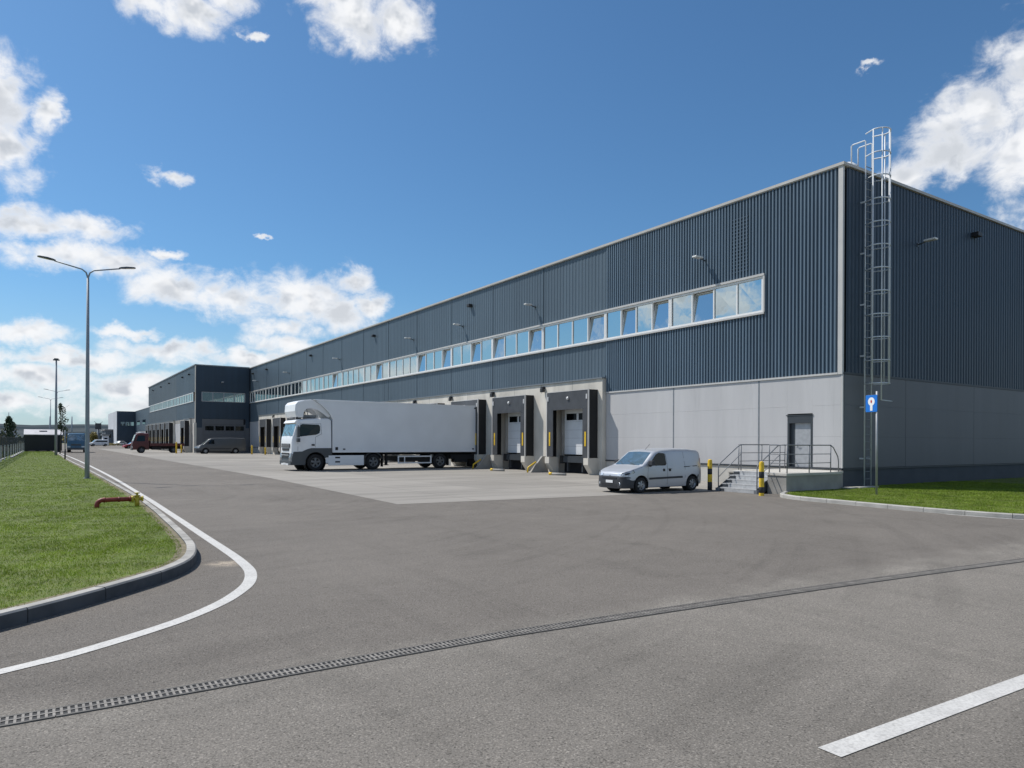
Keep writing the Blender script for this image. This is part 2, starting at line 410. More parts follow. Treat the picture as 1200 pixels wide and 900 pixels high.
# ------------------------------------------------------------------ ground, road, apron, markings
sheet('ground', [(-4000, -400), (4000, -400), (4000, 4000), (-4000, 4000)], -.02, 'ground', 'dry open ground reaching the hills')
sheet('road', [(-70, -70), (90, -70), (90, -.0), (1, 0), (1, 300), (-60, 330), (-60, 60), (-70, 60)], 0, 'asphalt', 'grey brown asphalt of the yard and the road')
sheet('pavement_apron', [(-17.15, 2.93), (-9.84, 2.40), (-.02, 2.2), (-.02, 93), (-7.5, 93.3), (-7.5, 148), (-16.6, 148), (-16.5, 45), (-16.5, 19)], .004, 'apron', 'pale concrete apron in front of the loading docks')

lawnL = smooth_path([(-24.3, 108), (-23.9, 75), (-23.75, 52), (-23.4, 30), (-23.2, 10), (-23.24, 4), (-23.36, 0), (-23.46, -2.4), (-23.56, -3.7), (-23.80, -4.85), (-24.2, -5.65), (-24.75, -6.32), (-25.4, -7.0), (-26.2, -7.72), (-28.2, -9.4), (-33, -13.2), (-44, -20)], 6)
def kerb(path, name, label, w=.15, h=.15, side=1, joint=1.0):
    m = MB()
    # resample into stones of about one metre
    P = [Vector(p) for p in path]; d = [0]
    for i in range(1, len(P)): d.append(d[-1] + (P[i] - P[i - 1]).length)
    def at(t):
        for i in range(1, len(P)):
            if d[i] >= t: return P[i - 1].lerp(P[i], (t - d[i - 1]) / max(1e-6, d[i] - d[i - 1]))
        return P[-1].copy()
    t = 0
    while t < d[-1] - .05:
        seg = joint
        n = 3; a = [at(min(d[-1], t + .006 + (seg - .012) * k / n)) for k in range(n + 1)]
        dz = random.uniform(-.002, .002); v = []
        for k in range(n + 1):
            q = (at(min(d[-1], t + seg * k / n + .1)) - at(max(0, t + seg * k / n - .1))).normalized(); nn = Vector((-q.y, q.x)) * side
            o = a[k]; i_ = a[k] + nn * w; c = a[k] + nn * .018
            v += [(o.x, o.y, -.01), (o.x, o.y, h - .02 + dz), (c.x, c.y, h + dz), (i_.x, i_.y, h + dz), (i_.x, i_.y, -.01)]
        f = []
        for k in range(n):
            for j in range(4): f.append((k * 5 + j, k * 5 + j + 1, k * 5 + j + 6, k * 5 + j + 5))
        f += [(0, 1, 2, 3, 4), tuple(n * 5 + j for j in (4, 3, 2, 1, 0))]
        m.add(v, f); t += seg
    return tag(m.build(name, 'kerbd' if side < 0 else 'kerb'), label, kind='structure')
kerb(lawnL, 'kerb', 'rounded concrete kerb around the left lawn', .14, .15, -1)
def lawn(name, edge, back, z, label, cat='lawn'):
    m = MB(); pts = edge + back
    m.add([(x, y, z) for x, y in pts], [tuple(range(len(pts)))])
    o = m.build(name, 'soil', recalc=False)
    if o.data.polygons[0].normal.z < 0: o.data.flip_normals()
    return tag(o, label, kind='structure')
inL = offset_path(lawnL, -.139)
lawn('ground_left_lawn', inL, [(-60, -30), (-60, 108)], .125, 'soil under the left lawn')
lawnR = smooth_path([(-3.75, -.22), (-5.0, -.85), (-5.55, -1.5), (-5.85, -2.3), (-6.0, -3.4), (-6.15, -4.6), (-6.3, -5.8), (-6.32, -7), (-6.1, -8.3), (-5.4, -9.2), (-4.2, -9.75), (-2, -9.95), (10, -10.0), (60, -10.0)], 5)
kerb(lawnR, 'kerb', 'pale kerb around the right lawn', .14, .12, 1)
inR = offset_path(lawnR, .139)
lawn('ground_right_lawn', inR, [(60, 0.0), (.0, 0.0), (-3.7, -.1)], .10, 'soil under the right lawn')

line = smooth_path([(-31.5, -11.3), (-28.2, -10.05), (-25.84, -8.96), (-25.27, -8.66), (-24.52, -8.08), (-24.03, -7.54), (-23.7, -7.04), (-23.4, -6.41), (-23.2, -5.64), (-23.12, -4.8), (-23.08, -3.7), (-23.04, -1), (-22.97, 3.3), (-22.88, 10), (-22.80, 25), (-22.95, 50), (-23.35, 80), (-23.9, 108)], 6)
tag(ribbon(line, [.14] * 14 + [.155] * (len(line) - 14) , .005).build('road_marking', 'paint', recalc=False), 'continuous white edge line around the left lawn', kind='structure')
tag(ribbon([(-21.76, -13.30), (-15.4, -13.50)], .15, .005).build('road_marking', 'paint', recalc=False), 'white lane dash on the road at the lower right', kind='structure')
tag(ribbon(offset_path(lawnR, -.09)[34:], .09, .005).build('road_marking', 'paint', recalc=False), 'thin pale strip along the right lawn kerb', kind='structure')
for o in COL.objects:
    if o.name.startswith('road_marking') and o.data.polygons[0].normal.z < 0: o.data.flip_normals()

# drain channel
dr = empty('drain_channel', (-20, -10.2, 0), 'long slotted drainage channel crossing the yard entrance', 'drain')
def drainy(x): d = max(0, x + 22); return -10.17 - .055 * min(d, 22) - .0032 * min(d, 22) ** 2 - .2 * max(0, d - 22)
m = MB(); m2 = MB(); m3 = MB()
xs = [-34 + i * .5 for i in range(90)]
m3.add([(x, drainy(x) + s * .075, .004) for x in xs for s in (1, -1)], [(2 * i, 2 * i + 1, 2 * i + 3, 2 * i + 2) for i in range(len(xs) - 1)])
for s in (1, -1):
    for i in range(len(xs) - 1):
        a, b = xs[i] + .003, xs[i + 1] - .003
        y0 = drainy(a) + s * .082; y1 = drainy(b) + s * .082; w = .011
        m.add([(a, y0 - w, -.005), (b, y1 - w, -.005), (b, y1 + w, -.005), (a, y0 + w, -.005), (a, y0 - w, .009), (b, y1 - w, .009), (b, y1 + w, .009), (a, y0 + w, .009)],
              [(4, 5, 6, 7), (0, 1, 5, 4), (2, 3, 7, 6), (0, 4, 7, 3), (1, 2, 6, 5)])
x = -34.
i = 0
while x < 10.9:
    y = drainy(x)
    m2.box(x, x + .0165, y - .07, y + .07, .0045, .0085)
    x += .042; i += 1
for a, b in zip(xs[:-1], xs[1:]):
    y0, y1 = drainy(a), drainy(b)
    m2.add([(a, y0 - .009, .0095), (b, y1 - .009, .0095), (b, y1 + .009, .0095), (a, y0 + .009, .0095)], [(0, 1, 2, 3)])
m.build('frame', 'darkiron', dr); m2.build('grating', 'iron', dr); m3.build('trough', 'rubber', dr, recalc=False)

# ------------------------------------------------------------------ grass
def grass(name, poly, n, hmin, hmax, label, dens):
    """short blades, thinner with distance from the road edge"""
    rng = np.random.default_rng(3 if 'left' in label else 5)
    P = np.array(poly)
    x0, y0 = P.min(0); x1, y1 = P.max(0)
    pts = []
    tot = 0
    while tot < n:
        q = rng.random((n, 2)) * [x1 - x0, y1 - y0] + [x0, y0]
        keep = rng.random(n) < dens(q[:, 0], q[:, 1])
        q = q[keep]
        ins = np.zeros(len(q), bool); j = len(P) - 1
        for i in range(len(P)):
            c = ((P[i, 1] > q[:, 1]) != (P[j, 1] > q[:, 1])) & (q[:, 0] < (P[j, 0] - P[i, 0]) * (q[:, 1] - P[i, 1]) / (P[j, 1] - P[i, 1] + 1e-12) + P[i, 0])
            ins ^= c; j = i
        q = q[ins]; pts.append(q); tot += len(q)
    q = np.concatenate(pts)[:n]
    cl = np.sin(q[:, 0] * 1.9 + np.sin(q[:, 1] * 1.3) * 1.5) * np.sin(q[:, 1] * 2.3 + np.sin(q[:, 0] * 2.9)) + .8 * np.sin(q[:, 0] * 7.1 + q[:, 1] * 3) * np.sin(q[:, 1] * 6.3 - q[:, 0] * 2)
    h = (hmin + (hmax - hmin) * rng.random(n) ** 1.5) * (1 + .45 * cl)
    h[rng.random(n) < .03] *= 1.7
    h = np.clip(h, hmin * .6, hmax * 1.5)
    dist = np.hypot(q[:, 0] + 25.6, q[:, 1] + 15.7)
    w = .0016 + .00021 * dist
    a = rng.random(n) * 6.283; lx = rng.normal(0, .55, n) * h; ly = rng.normal(0, .55, n) * h
    z = zb_[name]
    V = np.zeros((n, 3, 3))
    V[:, 0, 0] = q[:, 0] - np.cos(a) * w; V[:, 0, 1] = q[:, 1] - np.sin(a) * w; V[:, 0, 2] = z
    V[:, 1, 0] = q[:, 0] + np.cos(a) * w; V[:, 1, 1] = q[:, 1] + np.sin(a) * w; V[:, 1, 2] = z
    V[:, 2, 0] = q[:, 0] + lx; V[:, 2, 1] = q[:, 1] + ly; V[:, 2, 2] = z + h
    base = np.array([q[:, 0].mean(), q[:, 1].mean(), z]); V -= base
    me = bpy.data.meshes.new(name)
    me.vertices.add(3 * n); me.vertices.foreach_set('co', V.ravel())
    me.loops.add(3 * n); me.loops.foreach_set('vertex_index', np.arange(3 * n))
    me.polygons.add(n); me.polygons.foreach_set('loop_start', np.arange(n) * 3)
    me.update(); me.validate()
    me.materials.append(MT['grass'])
    o = bpy.data.objects.new(name, me); COL.objects.link(o); o.location = base
    return tag(o, label, 'grass', kind='stuff')
for pth, zz_, nm in ((offset_path(lawnL, -.215), .128, 'left'), (offset_path(lawnR, .20), .103, 'right')):
    o_ = ribbon(pth, .15, zz_).build('ground_soil_edge', 'dirt', recalc=False)
    if o_.data.polygons[0].normal.z < 0: o_.data.flip_normals()
    tag(o_, 'dry brown soil edge inside the ' + nm + ' kerb', kind='structure')
zb_ = {'lawn_grass': .125, 'verge_grass': .10}
gl = offset_path(lawnL, -.21)
grass('lawn_grass', gl + [(-40, -19), (-40, 108)], 620000, .014, .036, 'short mown grass of the large left lawn',
      lambda x, y: np.clip(160 / ((x + 25.6) ** 2 + (y + 15.7) ** 2), .025, 1))
grass('verge_grass', offset_path(lawnR, .19) + [(60, 0.0), (.0, -.02), (-3.6, -.12)], 150000, .016, .04, 'short grass of the right verge below the gable wall',
      lambda x, y: np.where(x > 9, .05, 1.))
for (x, y), lb in zip([(-.75, -.55), (-.1, -.62), (.55, -.62)], ['leftmost', 'middle', 'rightmost']):
    m = MB(); m.box(x, x + .62, y - .16, y + .16, .08, .155)
    tag(m.build('paving_slab', 'kerb', bevel=.008), lb + ' of the three small pale slabs in the grass at the building corner', 'paving', 'pale slabs at the building corner')

# ------------------------------------------------------------------ warehouse
def ribs_facade(m, x, y0, y1, z0, z1, depth=.078, pitch=.166, d=-1):
    """trapezoid sheeting on a plane x=const; outward is d*x"""
    ks = int(math.floor(y0 / pitch)); pr = []
    y = ks * pitch
    while y < y1:
        for a, o in ((0, 0), (.42, 0), (.52, 1), (.90, 1)):
            pr.append((y + a * pitch, o))
        y += pitch
    pr = [p for p in pr if y0 < p[0] < y1]
    pr = [(y0, 0)] + pr + [(y1, 0)]
    v = []
    for yy, o in pr:
        xx = x + d * (depth * o)
        v += [(xx, yy, z0), (xx, yy, z1)]
    m.add(v, [(2 * i, 2 * i + 1, 2 * i + 3, 2 * i + 2) for i in range(len(pr) - 1)])
def ribs_gable(m, y, x0, x1, z0, z1, depth=.03, pitch=.25):
    pr = [(x0, 0)]; x = x0
    while x < x1:
        for a, o in ((.35, 0), (.45, 1), (.90, 1), (1.0, 0)):
            if x + a * pitch < x1: pr.append((x + a * pitch, o))
        x += pitch
    pr.append((x1, 0)); v = []
    for xx, o in pr: v += [(xx, y - depth * o, z0), (xx, y - depth * o, z1)]
    m.add(v, [(2 * i, 2 * i + 2, 2 * i + 3, 2 * i + 1) for i in range(len(pr) - 1)])

def panels_x(m, x, y0, y1, z0, z1, ys, zs, th=.05, d=-1):
    """sandwich panels with open joints on plane x"""
    Y = [y0] + [y for y in ys if y0 < y < y1] + [y1]; Z = [z0] + [z for z in zs if z0 < z < z1] + [z1]
    for a, b in zip(Y[:-1], Y[1:]):
        for c, e in zip(Z[:-1], Z[1:]): m.box(x, x + d * th, a + .012, b - .012, c + .002, e - .002)
def panels_y(m, y, x0, x1, z0, z1, xs, zs, th=.05):
    X = [x0] + [x for x in xs if x0 < x < x1] + [x1]; Z = [z0] + [z for z in zs if z0 < z < z1] + [z1]
    for a, b in zip(X[:-1], X[1:]):
        for c, e in zip(Z[:-1], Z[1:]): m.box(a + .01, b - .01, y, y - th, c + .002, e - .002)

TILTS = [[0, 0, 1, 0], [1, 0, 1, 0], [1, 0, 0, 0], [1, 0, 0, 1], [0, 1, 0, 0], [1, 0, 0, 1]]
def window_band(par, x, y0, y1, z0, z1, n=4, d=-1, glass='window_glass', tl=None):
    """one bay of the window band: frame with n sashes; some sashes stand tilted open"""
    f = MB(); t = .055; xo = x + d * .085; xi = x - d * .06
    f.box(xi, xo, y0, y1, z1 - .09, z1); f.box(xi, xo, y0, y1, z0, z0 + .09)
    f.box(xi, xo - d * .002, y0, y0 + .09, z0 + .09, z1 - .09); f.box(xi, xo - d * .002, y1 - .09, y1, z0 + .09, z1 - .09)
    w = (y1 - y0 - .18) / n; g = MB()
    for i in range(n):
        a = y0 + .09 + i * w; b = a + w
        if i: f.box(xi, xo - d * .012, a - .035, a + .035, z0 + .09, z1 - .09)
        tilt = tl[i] if tl else random.random() < .3
        xb = x + d * .02; xt = xb + (-d) * (.16 if tilt else random.uniform(-.004, .004)); xs = xb + random.uniform(-.003, .003)
        za, zc = z0 + .09, z1 - .09 - (.05 if tilt else 0)
        e = .035
        g.add([(xb, a + e, za), (xs, b - e, za), (xt, b - e, zc), (xt + (xs - xb), a + e, zc)], [(0, 1, 2, 3)])
        if tilt:
            for (p, q) in ((a + .03, a + .07), (b - .07, b - .03)):
                f.add([(xb - .02, p, za), (xb + .02, p, za), (xt + .02, p, zc), (xt - .02, p, zc), (xb - .02, q, za), (xb + .02, q, za), (xt + .02, q, zc), (xt - .02, q, zc)],
                      [(0, 1, 2, 3), (7, 6, 5, 4), (0, 4, 5, 1), (1, 5, 6, 2), (2, 6, 7, 3), (3, 7, 4, 0)])
            f.box(xt - .02, xt + .02, a + .03, b - .03, zc, zc + .04)
    w_ = f.build('window', 'white', par)
    g.build('pane', 'glass', w_, recalc=False)
    return w_

def dock(par, x0, yr, w, label=None, full=True):
    """loading dock: rubber shelter, flaps, door, pit, concrete toes. x0 = facade plane, yr = right edge"""
    xf = x0 - .93; xb = x0 - .301; yl = yr + w; zt = 4.66
    m = MB()
    m.box(xf, xb, yr, yr + .10, .92, zt); m.box(xf, xb, yl - .10, yl, .92, zt); m.box(xf, xb, yr + .10, yl - .10, zt - .07, zt)
    dk = m.build('loading_dock', 'rubber', par, label=label)
    c = MB()
    c.box(xf - .012, xf + .03, yr + .05, yr + .52, .92, 3.66); c.box(xf - .012, xf + .03, yl - .60, yl - .05, .92, 3.66)
    c.box(xf - .016, xf + .034, yr + .05, yl - .05, 3.62, zt - .02)
    c.build('curtain', 'curtain', dk)
    e = MB()
    e.box(xf - .03, xf + .04, yr - .012, yr + .05, .90, zt + .01); e.box(xf - .03, xf + .04, yl - .05, yl + .012, .90, zt + .01); e.box(xf - .03, xf + .04, yr + .05, yl - .05, zt - .02, zt + .02)
    e.build('edge_profile', 'trim', dk)
    xd = x0 - .16
    dm = MB(); dw = (yr + .72, yl - .72)
    for k in range(6): dm.box(xd, xd + .04, dw[0], dw[1], 1.08 + k * .47, 1.08 + k * .47 + .462)
    dm.build('door', 'doorw', dk, bevel=0)
    wm = MB(); mid = (dw[0] + dw[1]) / 2
    for a, b in ((dw[0] + .18, mid - .10), (mid + .10, dw[1] - .18)): wm.box(xd - .012, xd - .002, a, b, 3.05, 3.42)
    wm.build('door_window', 'darkglass', dk)
    s = MB()
    s.box(x0 - .30, x0 + .04, yr + .62, yr + .72, 1.05, 4.0); s.box(x0 - .30, x0 + .04, yl - .72, yl - .62, 1.05, 4.0); s.box(x0 - .30, x0 + .04, yr + .62, yl - .62, 3.92, 4.1)
    s.build('door_frame', 'concd', dk)
    y = MB()
    for a in (yr + .22, yl - .36): y.box(xf - .024, xf - .011, a, a + .12, 1.56, 2.36)
    y.build('guide_stripe', 'yellow', dk)
    if full:
        l = MB(); l.lathe([(.0, -.06), (.09, -.06), (.10, 0), (0, 0)], (xf - .02, (yr + yl) / 2 - .1, 4.25), 'x', 12)
        l.box(xf - .05, xf - .016, yr + .10, yr + .20, 4.15, 4.42); l.box(xf - .05, xf - .016, yl - .2, yl - .1, 4.15, 4.42)
        l.build('dock_light', 'led', dk)
    # toes, bumpers and leveller under the shelter
    q = MB()
    for a, b in ((yr - .06, yr + .34), (yl - .34, yl + .06)):
        q.prism([(x0 - .301, 0), (x0 - .301, .915), (x0 - 1.02, .915), (x0 - 1.02, .55), (x0 - .62, 0)], 'y', a, b)
    q.build('dock_toe', 'conc', dk)
    r = MB()
    for a in (yr + .62, yl - .92): r.box(x0 - .46, x0 - .29, a, a + .26, .55, 1.0)
    r.build('rubber_bumper', 'rubber', dk)
    v = MB(); v.box(x0 - .42, x0 + .3, yr + .95, yl - .95, .92, .99); v.box(x0 - .44, x0 - .40, yr + .95, yl - .95, .62, .92)
    v.box(x0 - .35, x0 - .2, yr + 1.2, yr + 1.3, .1, .62); v.box(x0 - .35, x0 - .2, yl - 1.3, yl - 1.2, .1, .62)
    v.build('dock_leveller', 'darktrim', dk)
    return dk

def dock_row(par, x0, y0, y1, docks, w, ztop=5.25):
    """precast portal around a row of docks"""
    m = MB(); xo = x0 - .3
    m.box(xo, x0 + .3, y0, y1, 4.58, ztop)
    P = sorted([(a, a + w) for a in docks]); e = y0
    for a, b in P + [(y1, y1)]:
        a2 = a + .13 if a != y1 else y1
        st = e - .13 if e != y0 else y0
        if a2 - st > .15:
            m.box(xo + .001, x0 + .3, st, a2, 0, 4.58)
        e = b
    # joints in the header
    o = m.build('dock_portal', 'conc', par)
    j = MB()
    y = y0 + 2.6
    while y < y1: j.box(xo - .003, xo + .01, y, y + .03, 4.72, ztop); y += 3.0
    j.build('joint', 'concd', o)
    b = MB(); b.box(x0 + .31, x0 + .36, y0, y1, 0, 4.6)
    b.build('pit_wall', 'inner', o)
    f = MB(); f.box(xo - .07, x0 - .02, y0 - .05, y1 + .05, ztop, ztop + .07)
    f.build('flashing', 'galvd', par)
    return o

WH = empty('warehouse', (0, 0, 0), 'long navy blue clad warehouse with pale grey lower walls, white window band and loading docks', 'warehouse')
YE = 93.2; ZT = 12.42; ZC = 4.5
zj = [.83 + 1.22 * k for k in range(1, 4)]
# facade sheeting
near = MB(); fa = MB()
WZ0, WZ1 = 7.33, 8.92; WY0 = 3.52
ribs_facade(near, 0, .15, 13.66, WZ1, ZT); ribs_facade(near, 0, .15, WY0, WZ0, WZ1); ribs_facade(near, 0, .15, 13.66, ZC, WZ0)
near.build('wall', 'clad', WH, recalc=False, label='navy blue ribbed sheeting nearest the corner')
segs = [(13.74, 43.75, 5.32), (43.75, 59.9, ZC), (59.9, 87.1, 5.32), (87.1, YE, ZC)]
for a, b, z in segs: ribs_facade(fa, 0, a, b, z, WZ0, .016, .29)
ribs_facade(fa, 0, 13.74, YE, WZ1, ZT, .016, .29)
fa.build('wall', 'clad2', WH, recalc=False, label='smoother slate blue sheeting farther along the facade')
sm = MB()
y = 13.66
while y < YE:
    for z0, z1 in ((WZ1 + .02, ZT), (5.42, WZ0 - .02)): sm.box(-.032, 0, y, y + .07, z0, z1)
    y += 5.86
sm.build('sheeting_joint', 'clad2', WH)
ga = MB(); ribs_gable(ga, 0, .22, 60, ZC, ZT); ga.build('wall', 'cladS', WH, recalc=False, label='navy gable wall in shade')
# lower walls
lw = MB(); panels_x(lw, 0, 2.36, 13.65, .84, ZC - .06, [3.77, 8.69], zj); panels_x(lw, 0, .02, 1.24, .84, ZC - .06, [], zj); panels_x(lw, 0, 1.218, 2.382, 2.98, ZC - .06, [], [zj[2]])
lw.build('lower_wall', 'panel', WH)
lw = MB(); panels_x(lw, 0, 43.8, 59.95, .84, ZC - .06, [49, 54.5], zj); lw.build('lower_wall', 'panel', WH)
lw = MB(); panels_x(lw, 0, 87.1, YE, .84, ZC - .06, [], zj); lw.build('lower_wall', 'panel', WH)
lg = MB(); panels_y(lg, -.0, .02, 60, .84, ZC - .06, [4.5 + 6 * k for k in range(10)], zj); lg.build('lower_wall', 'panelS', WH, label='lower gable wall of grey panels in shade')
j = MB()
for y in (3.77, 8.69): j.box(-.056, -.03, y - .035, y + .035, .84, ZC - .06)
j.build('panel_joint', 'galvd', WH)
pl = MB(); pl.box(-.03, .3, .03, 13.65, 0, .77); pl.box(-.03, .3, 43.8, 59.95, 0, .77); pl.box(-.03, .3, 87.1, YE, 0, .77); pl.build('plinth', 'plinth', WH)
pg = MB(); pg.box(.0, 60, -.03, .3, 0, .77); pg.build('plinth', 'plinthS', WH, label='plinth of the gable wall in shade')
dt = MB()
dt.box(-.075, .0, -.02, 13.65, .775, .83); dt.box(-.01, 60, -.075, -.0, .775, .83)
dt.build('sill_flashing', 'darktrim', WH)
tr = MB()
tr.box(-.095, .01, 0.15, 13.64, ZC - .055, ZC + .02); tr.box(-.075, .01, 43.8, 59.9, ZC - .055, ZC + .02); tr.box(-.075, .01, 87.1, YE, ZC - .055, ZC + .02)
tr.build('flashing', 'trim', WH)
tg = MB(); tg.box(.0, 60, -.07, .01, ZC - .055, ZC + .03); tg.build('flashing', 'darktrim', WH)
ct = MB(); ct.box(-.088, .02, -.04, .15, ZC - .055, ZT); ct.box(-.062, .0, -.048, .02, .835, ZC - .06); ct.build('corner_trim', 'trim', WH)
cp = MB(); cp.box(-.13, .45, -.10, YE + .0, ZT + .03, ZT + .14); cp.box(.45, 60, -.10, .4, ZT + .03, ZT + .14); cp.box(-.10, .3, -.07, YE, ZT, ZT + .028); cp.build('coping', 'coping', WH)
# recesses for docks are in front of the core
cb2 = MB()
cb2.box(.40, 60, .14, YE + 54, 0.02, ZT - .02); cb2.box(.1, .39, .14, 13.6, .02, 7.2); cb2.box(.1, .39, .14, 3.4, 7.2, ZT - .02); cb2.box(.1, .39, 3.4, YE, 8.95, ZT - .02)
cb2.box(.1, .39, 13.6, YE, 5.3, 7.28); cb2.box(.1, .39, 43.8, 59.8, .02, 5.3); cb2.box(.1, .39, 87.2, YE, .02, 5.3)
cb2.build('core', 'inner', WH)
rf = MB(); rf.box(.3, 60, .3, YE, ZT - .01, ZT + .05); rf.build('roof', 'roof', WH)
posts = [3.54, 8.92, 13.7, 19.5, 25.35, 31.15, 36.95, 42.7, 48.5, 54.4, 60.3, 66.3, 72.3, 78.3, 84.3, 90.3, 93.1]
for i, (a, b) in enumerate(zip(posts[:-1], posts[1:])):
    window_band(WH, 0, a + .01, b - .01, WZ0 + .02, WZ1 - .03, 4 if b - a > 4 else 2, tl=TILTS[i] if i < len(TILTS) else [0, i % 2, 0, 0] if i < 10 else [0] * 4)
fr = MB()
fr.box(-.14, .01, WY0 - .04, YE - .05, WZ1 - .025, WZ1 + .07); fr.box(-.14, .01, WY0 - .04, YE - .05, WZ0 - .06, WZ0 + .018)
fr.box(-.128, .01, WY0 - .06, WY0 + .02, WZ0 + .018, WZ1 - .025); fr.build('window_surround', 'trim', WH)
# louvred vent in the upper wall
v = MB()
z = 9.3
while z < 11.7: v.box(-.074, -.004, 4.35, 5.2, z, z + .05); z += .155
v.build('vent_louvre', 'cladS', WH)
sp = MB()
for y in (28.34, 46.05, 64.53, 83.74, 91.27, 9.9): sp.box(-.30, 0, y - .17, y + .17, 11.42, 11.62) if y != 9.9 else None
sp.box(10.2, 10.62, -.34, 0, 11.36, 11.56)
sp.build('roof_outlet', 'black', WH, bevel=.02)
pitch1 = [13.99 + .05, 20.09, 25.75, 31.75, 37.85]
dock_row(WH, 0, 13.66, 43.7, pitch1, 3.83)
labs = ['dock nearest the building corner', 'second dock from the corner', 'dock behind the white trailer', None, None]
for yy, lb in zip(pitch1, labs): dock(WH, 0, yy, 3.83, lb)
pitch2 = [61.2, 67.5, 73.9, 80.6]
dock_row(WH, 0, 60.0, 87.0, pitch2, 3.5)
for yy in pitch2: dock(WH, 0, yy, 3.5, full=False)
dl = MB()
for y in (19.0, 24.75, 30.6, 36.7, 66.0, 72.4, 79.0):
    dl.box(-.52, -.31, y - .12, y + .12, 5.0, 5.12); dl.box(-.56, -.40, y - .16, y + .10, 4.78, 5.02)
dl.build('dock_lamp', 'black', WH, bevel=.02)
# personnel door
d = MB(); d.box(-.07, .12, 1.235, 1.30, .83, 2.90); d.box(-.07, .12, 2.27, 2.355, .83, 2.90); d.box(-.07, .12, 1.30, 2.27, 2.60, 2.90); d.box(-.085, .0, 1.20, 2.42, 2.90, 2.935)
pd = d.build('door', 'darktrim', WH, label='grey personnel door at the top of the steps')
d = MB(); d.box(.03, .08, 1.30, 2.06, .83, 2.60); d.build('door_leaf', 'galv', pd)
d = MB(); d.box(.028, .10, 2.062, 2.27, .83, 2.60); d.build('door_side_panel', 'darktrim', pd)
d = MB(); d.tube([(.03, 1.98, 1.72), (-.03, 1.98, 1.72), (-.03, 1.86, 1.72)], .012); d.box(.02, .03, 1.95, 2.01, 1.62, 1.8); d.build('handle', 'galv', pd)

# wall floodlights
def floodlight(label, loc, gable=False):
    t = empty('wall_floodlight', loc, label, 'floodlight', 'floodlights on the warehouse walls')
    x, y, z = loc
    a = MB(); d_ = Vector((0, -1, 0)) if gable else Vector((-1, 0, 0))
    o = Vector(loc)
    a.tube([o, o + d_ * .2 + Vector((0, 0, .03)), o + d_ * .32 + Vector((0, 0, .06))], .03, 8)
    a.box(*( (x - .06, x + .06, y - .02, y, z - .08, z + .08) if gable else (x - .02, x, y - .06, y + .06, z - .08, z + .08)))
    a.build('bracket', 'lamp', t)
    b = MB(); c = o + d_ * .52
    sx, sy = (.13, .24) if gable else (.24, .13)
    zz = z + .06
    b.box(c.x - sx, c.x + sx, c.y - sy, c.y + sy, zz, zz + .075)
    hb = b.build('lamp_head', 'whitebox', t, bevel=.02)
    g = MB(); g.box(c.x - sx * .8, c.x + sx * .8, c.y - sy * .8, c.y + sy * .8, zz - .012, zz - .002); g.build('lamp_glass', 'led', t)
    return t
FL = [(6.75, 'floodlight above the right part of the window band, nearest the corner'), (20.4, 'floodlight high on the facade above the nearest docks'),
      (29.5, 'small floodlight between two black roof outlets above the docks'), (37.8, 'floodlight above the middle of the white trailer'),
      (55.2, 'floodlight above the cab of the white truck'), (73.3, 'floodlight next but one to the navy wing'), (88.6, 'floodlight right beside the navy wing')]
for y, lb in FL: floodlight(lb, (-.035, y, 10.2))
floodlight('pale floodlight on the shaded gable wall right of the ladder', (5.45, -.035, 10.25), True)

# ------------------------------------------------------------------ second building (wing) and far halls
W2 = empty('warehouse_wing', (-7.5, 93.2, 0), 'navy wing jutting out at the far end with a wide door behind the grey van', 'warehouse')
X2 = -7.5; Y2 = 147.0; Z2 = 12.45; y2 = 93.2
m = MB(); ribs_facade(m, X2, y2 + .2, 110.4, 8.7, Z2, .016, .29); ribs_facade(m, X2, y2 + .2, 110.4, 4.95, 7.35, .016, .29); m.build('wall', 'clad2', W2, recalc=False)
m = MB(); ribs_facade(m, X2, 110.4, Y2, 8.7, Z2, .016, .29); ribs_facade(m, X2, 110.4, Y2, 4.95, 7.35, .016, .29); m.build('wall', mk('grey_cladding', (.10, .125, .145), .45, 0, .08, .5), W2, recalc=False, label='greyer far half of the wing facade')
m = MB(); m.box(X2 + .02, -.14, y2, y2 + .2, 4.9, 7.3); m.box(X2 + .02, -.14, y2, y2 + .2, 8.77, Z2 - .01); m.box(X2 + .02, -6.74, y2, y2 + .2, 7.3, 8.77); m.box(-.7, -.14, y2, y2 + .2, 7.3, 8.77)
m.box(X2 + .02, -6.62, y2, y2 + .2, 3.6, 4.9); m.box(-.66, -.14, y2, y2 + .2, 3.6, 4.9)
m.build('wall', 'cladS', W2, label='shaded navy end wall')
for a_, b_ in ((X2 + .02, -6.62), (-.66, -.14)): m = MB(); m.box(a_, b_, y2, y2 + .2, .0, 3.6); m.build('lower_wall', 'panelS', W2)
m = MB(); m.box(-6.70, -.74, y2 + .02, y2 + .18, 7.34, 7.42); m.box(-6.7, -.74, y2 + .02, y2 + .18, 8.66, 8.74)
for i in range(5): x = -6.66 + i * 1.47; m.box(x - .06, x + .06, y2 + .0, y2 + .16, 7.42, 8.66)
wf = m.build('window', 'galv', W2, label='window band of four panes in the shaded end wall')
m = MB(); m.box(-6.6, -.8, y2 + .1, y2 + .12, 7.42, 8.66); m.build('pane', 'carglass', wf)
m = MB(); m.box(-6.62, -6.45, y2 - .02, y2 + .15, 0, 4.1); m.box(-.80, -.66, y2 - .02, y2 + .15, 0, 4.1); m.box(-6.62, -.98, y2 - .03, y2 + .15, 4.1, 4.86)
for k in range(8): m.box(-6.45, -.80, y2 + .05, y2 + .10, .02 + k * .51, .02 + k * .51 + .5)
dr2 = m.build('door', 'panelS', W2, label='wide grey sectional door with four windows')
m = MB()
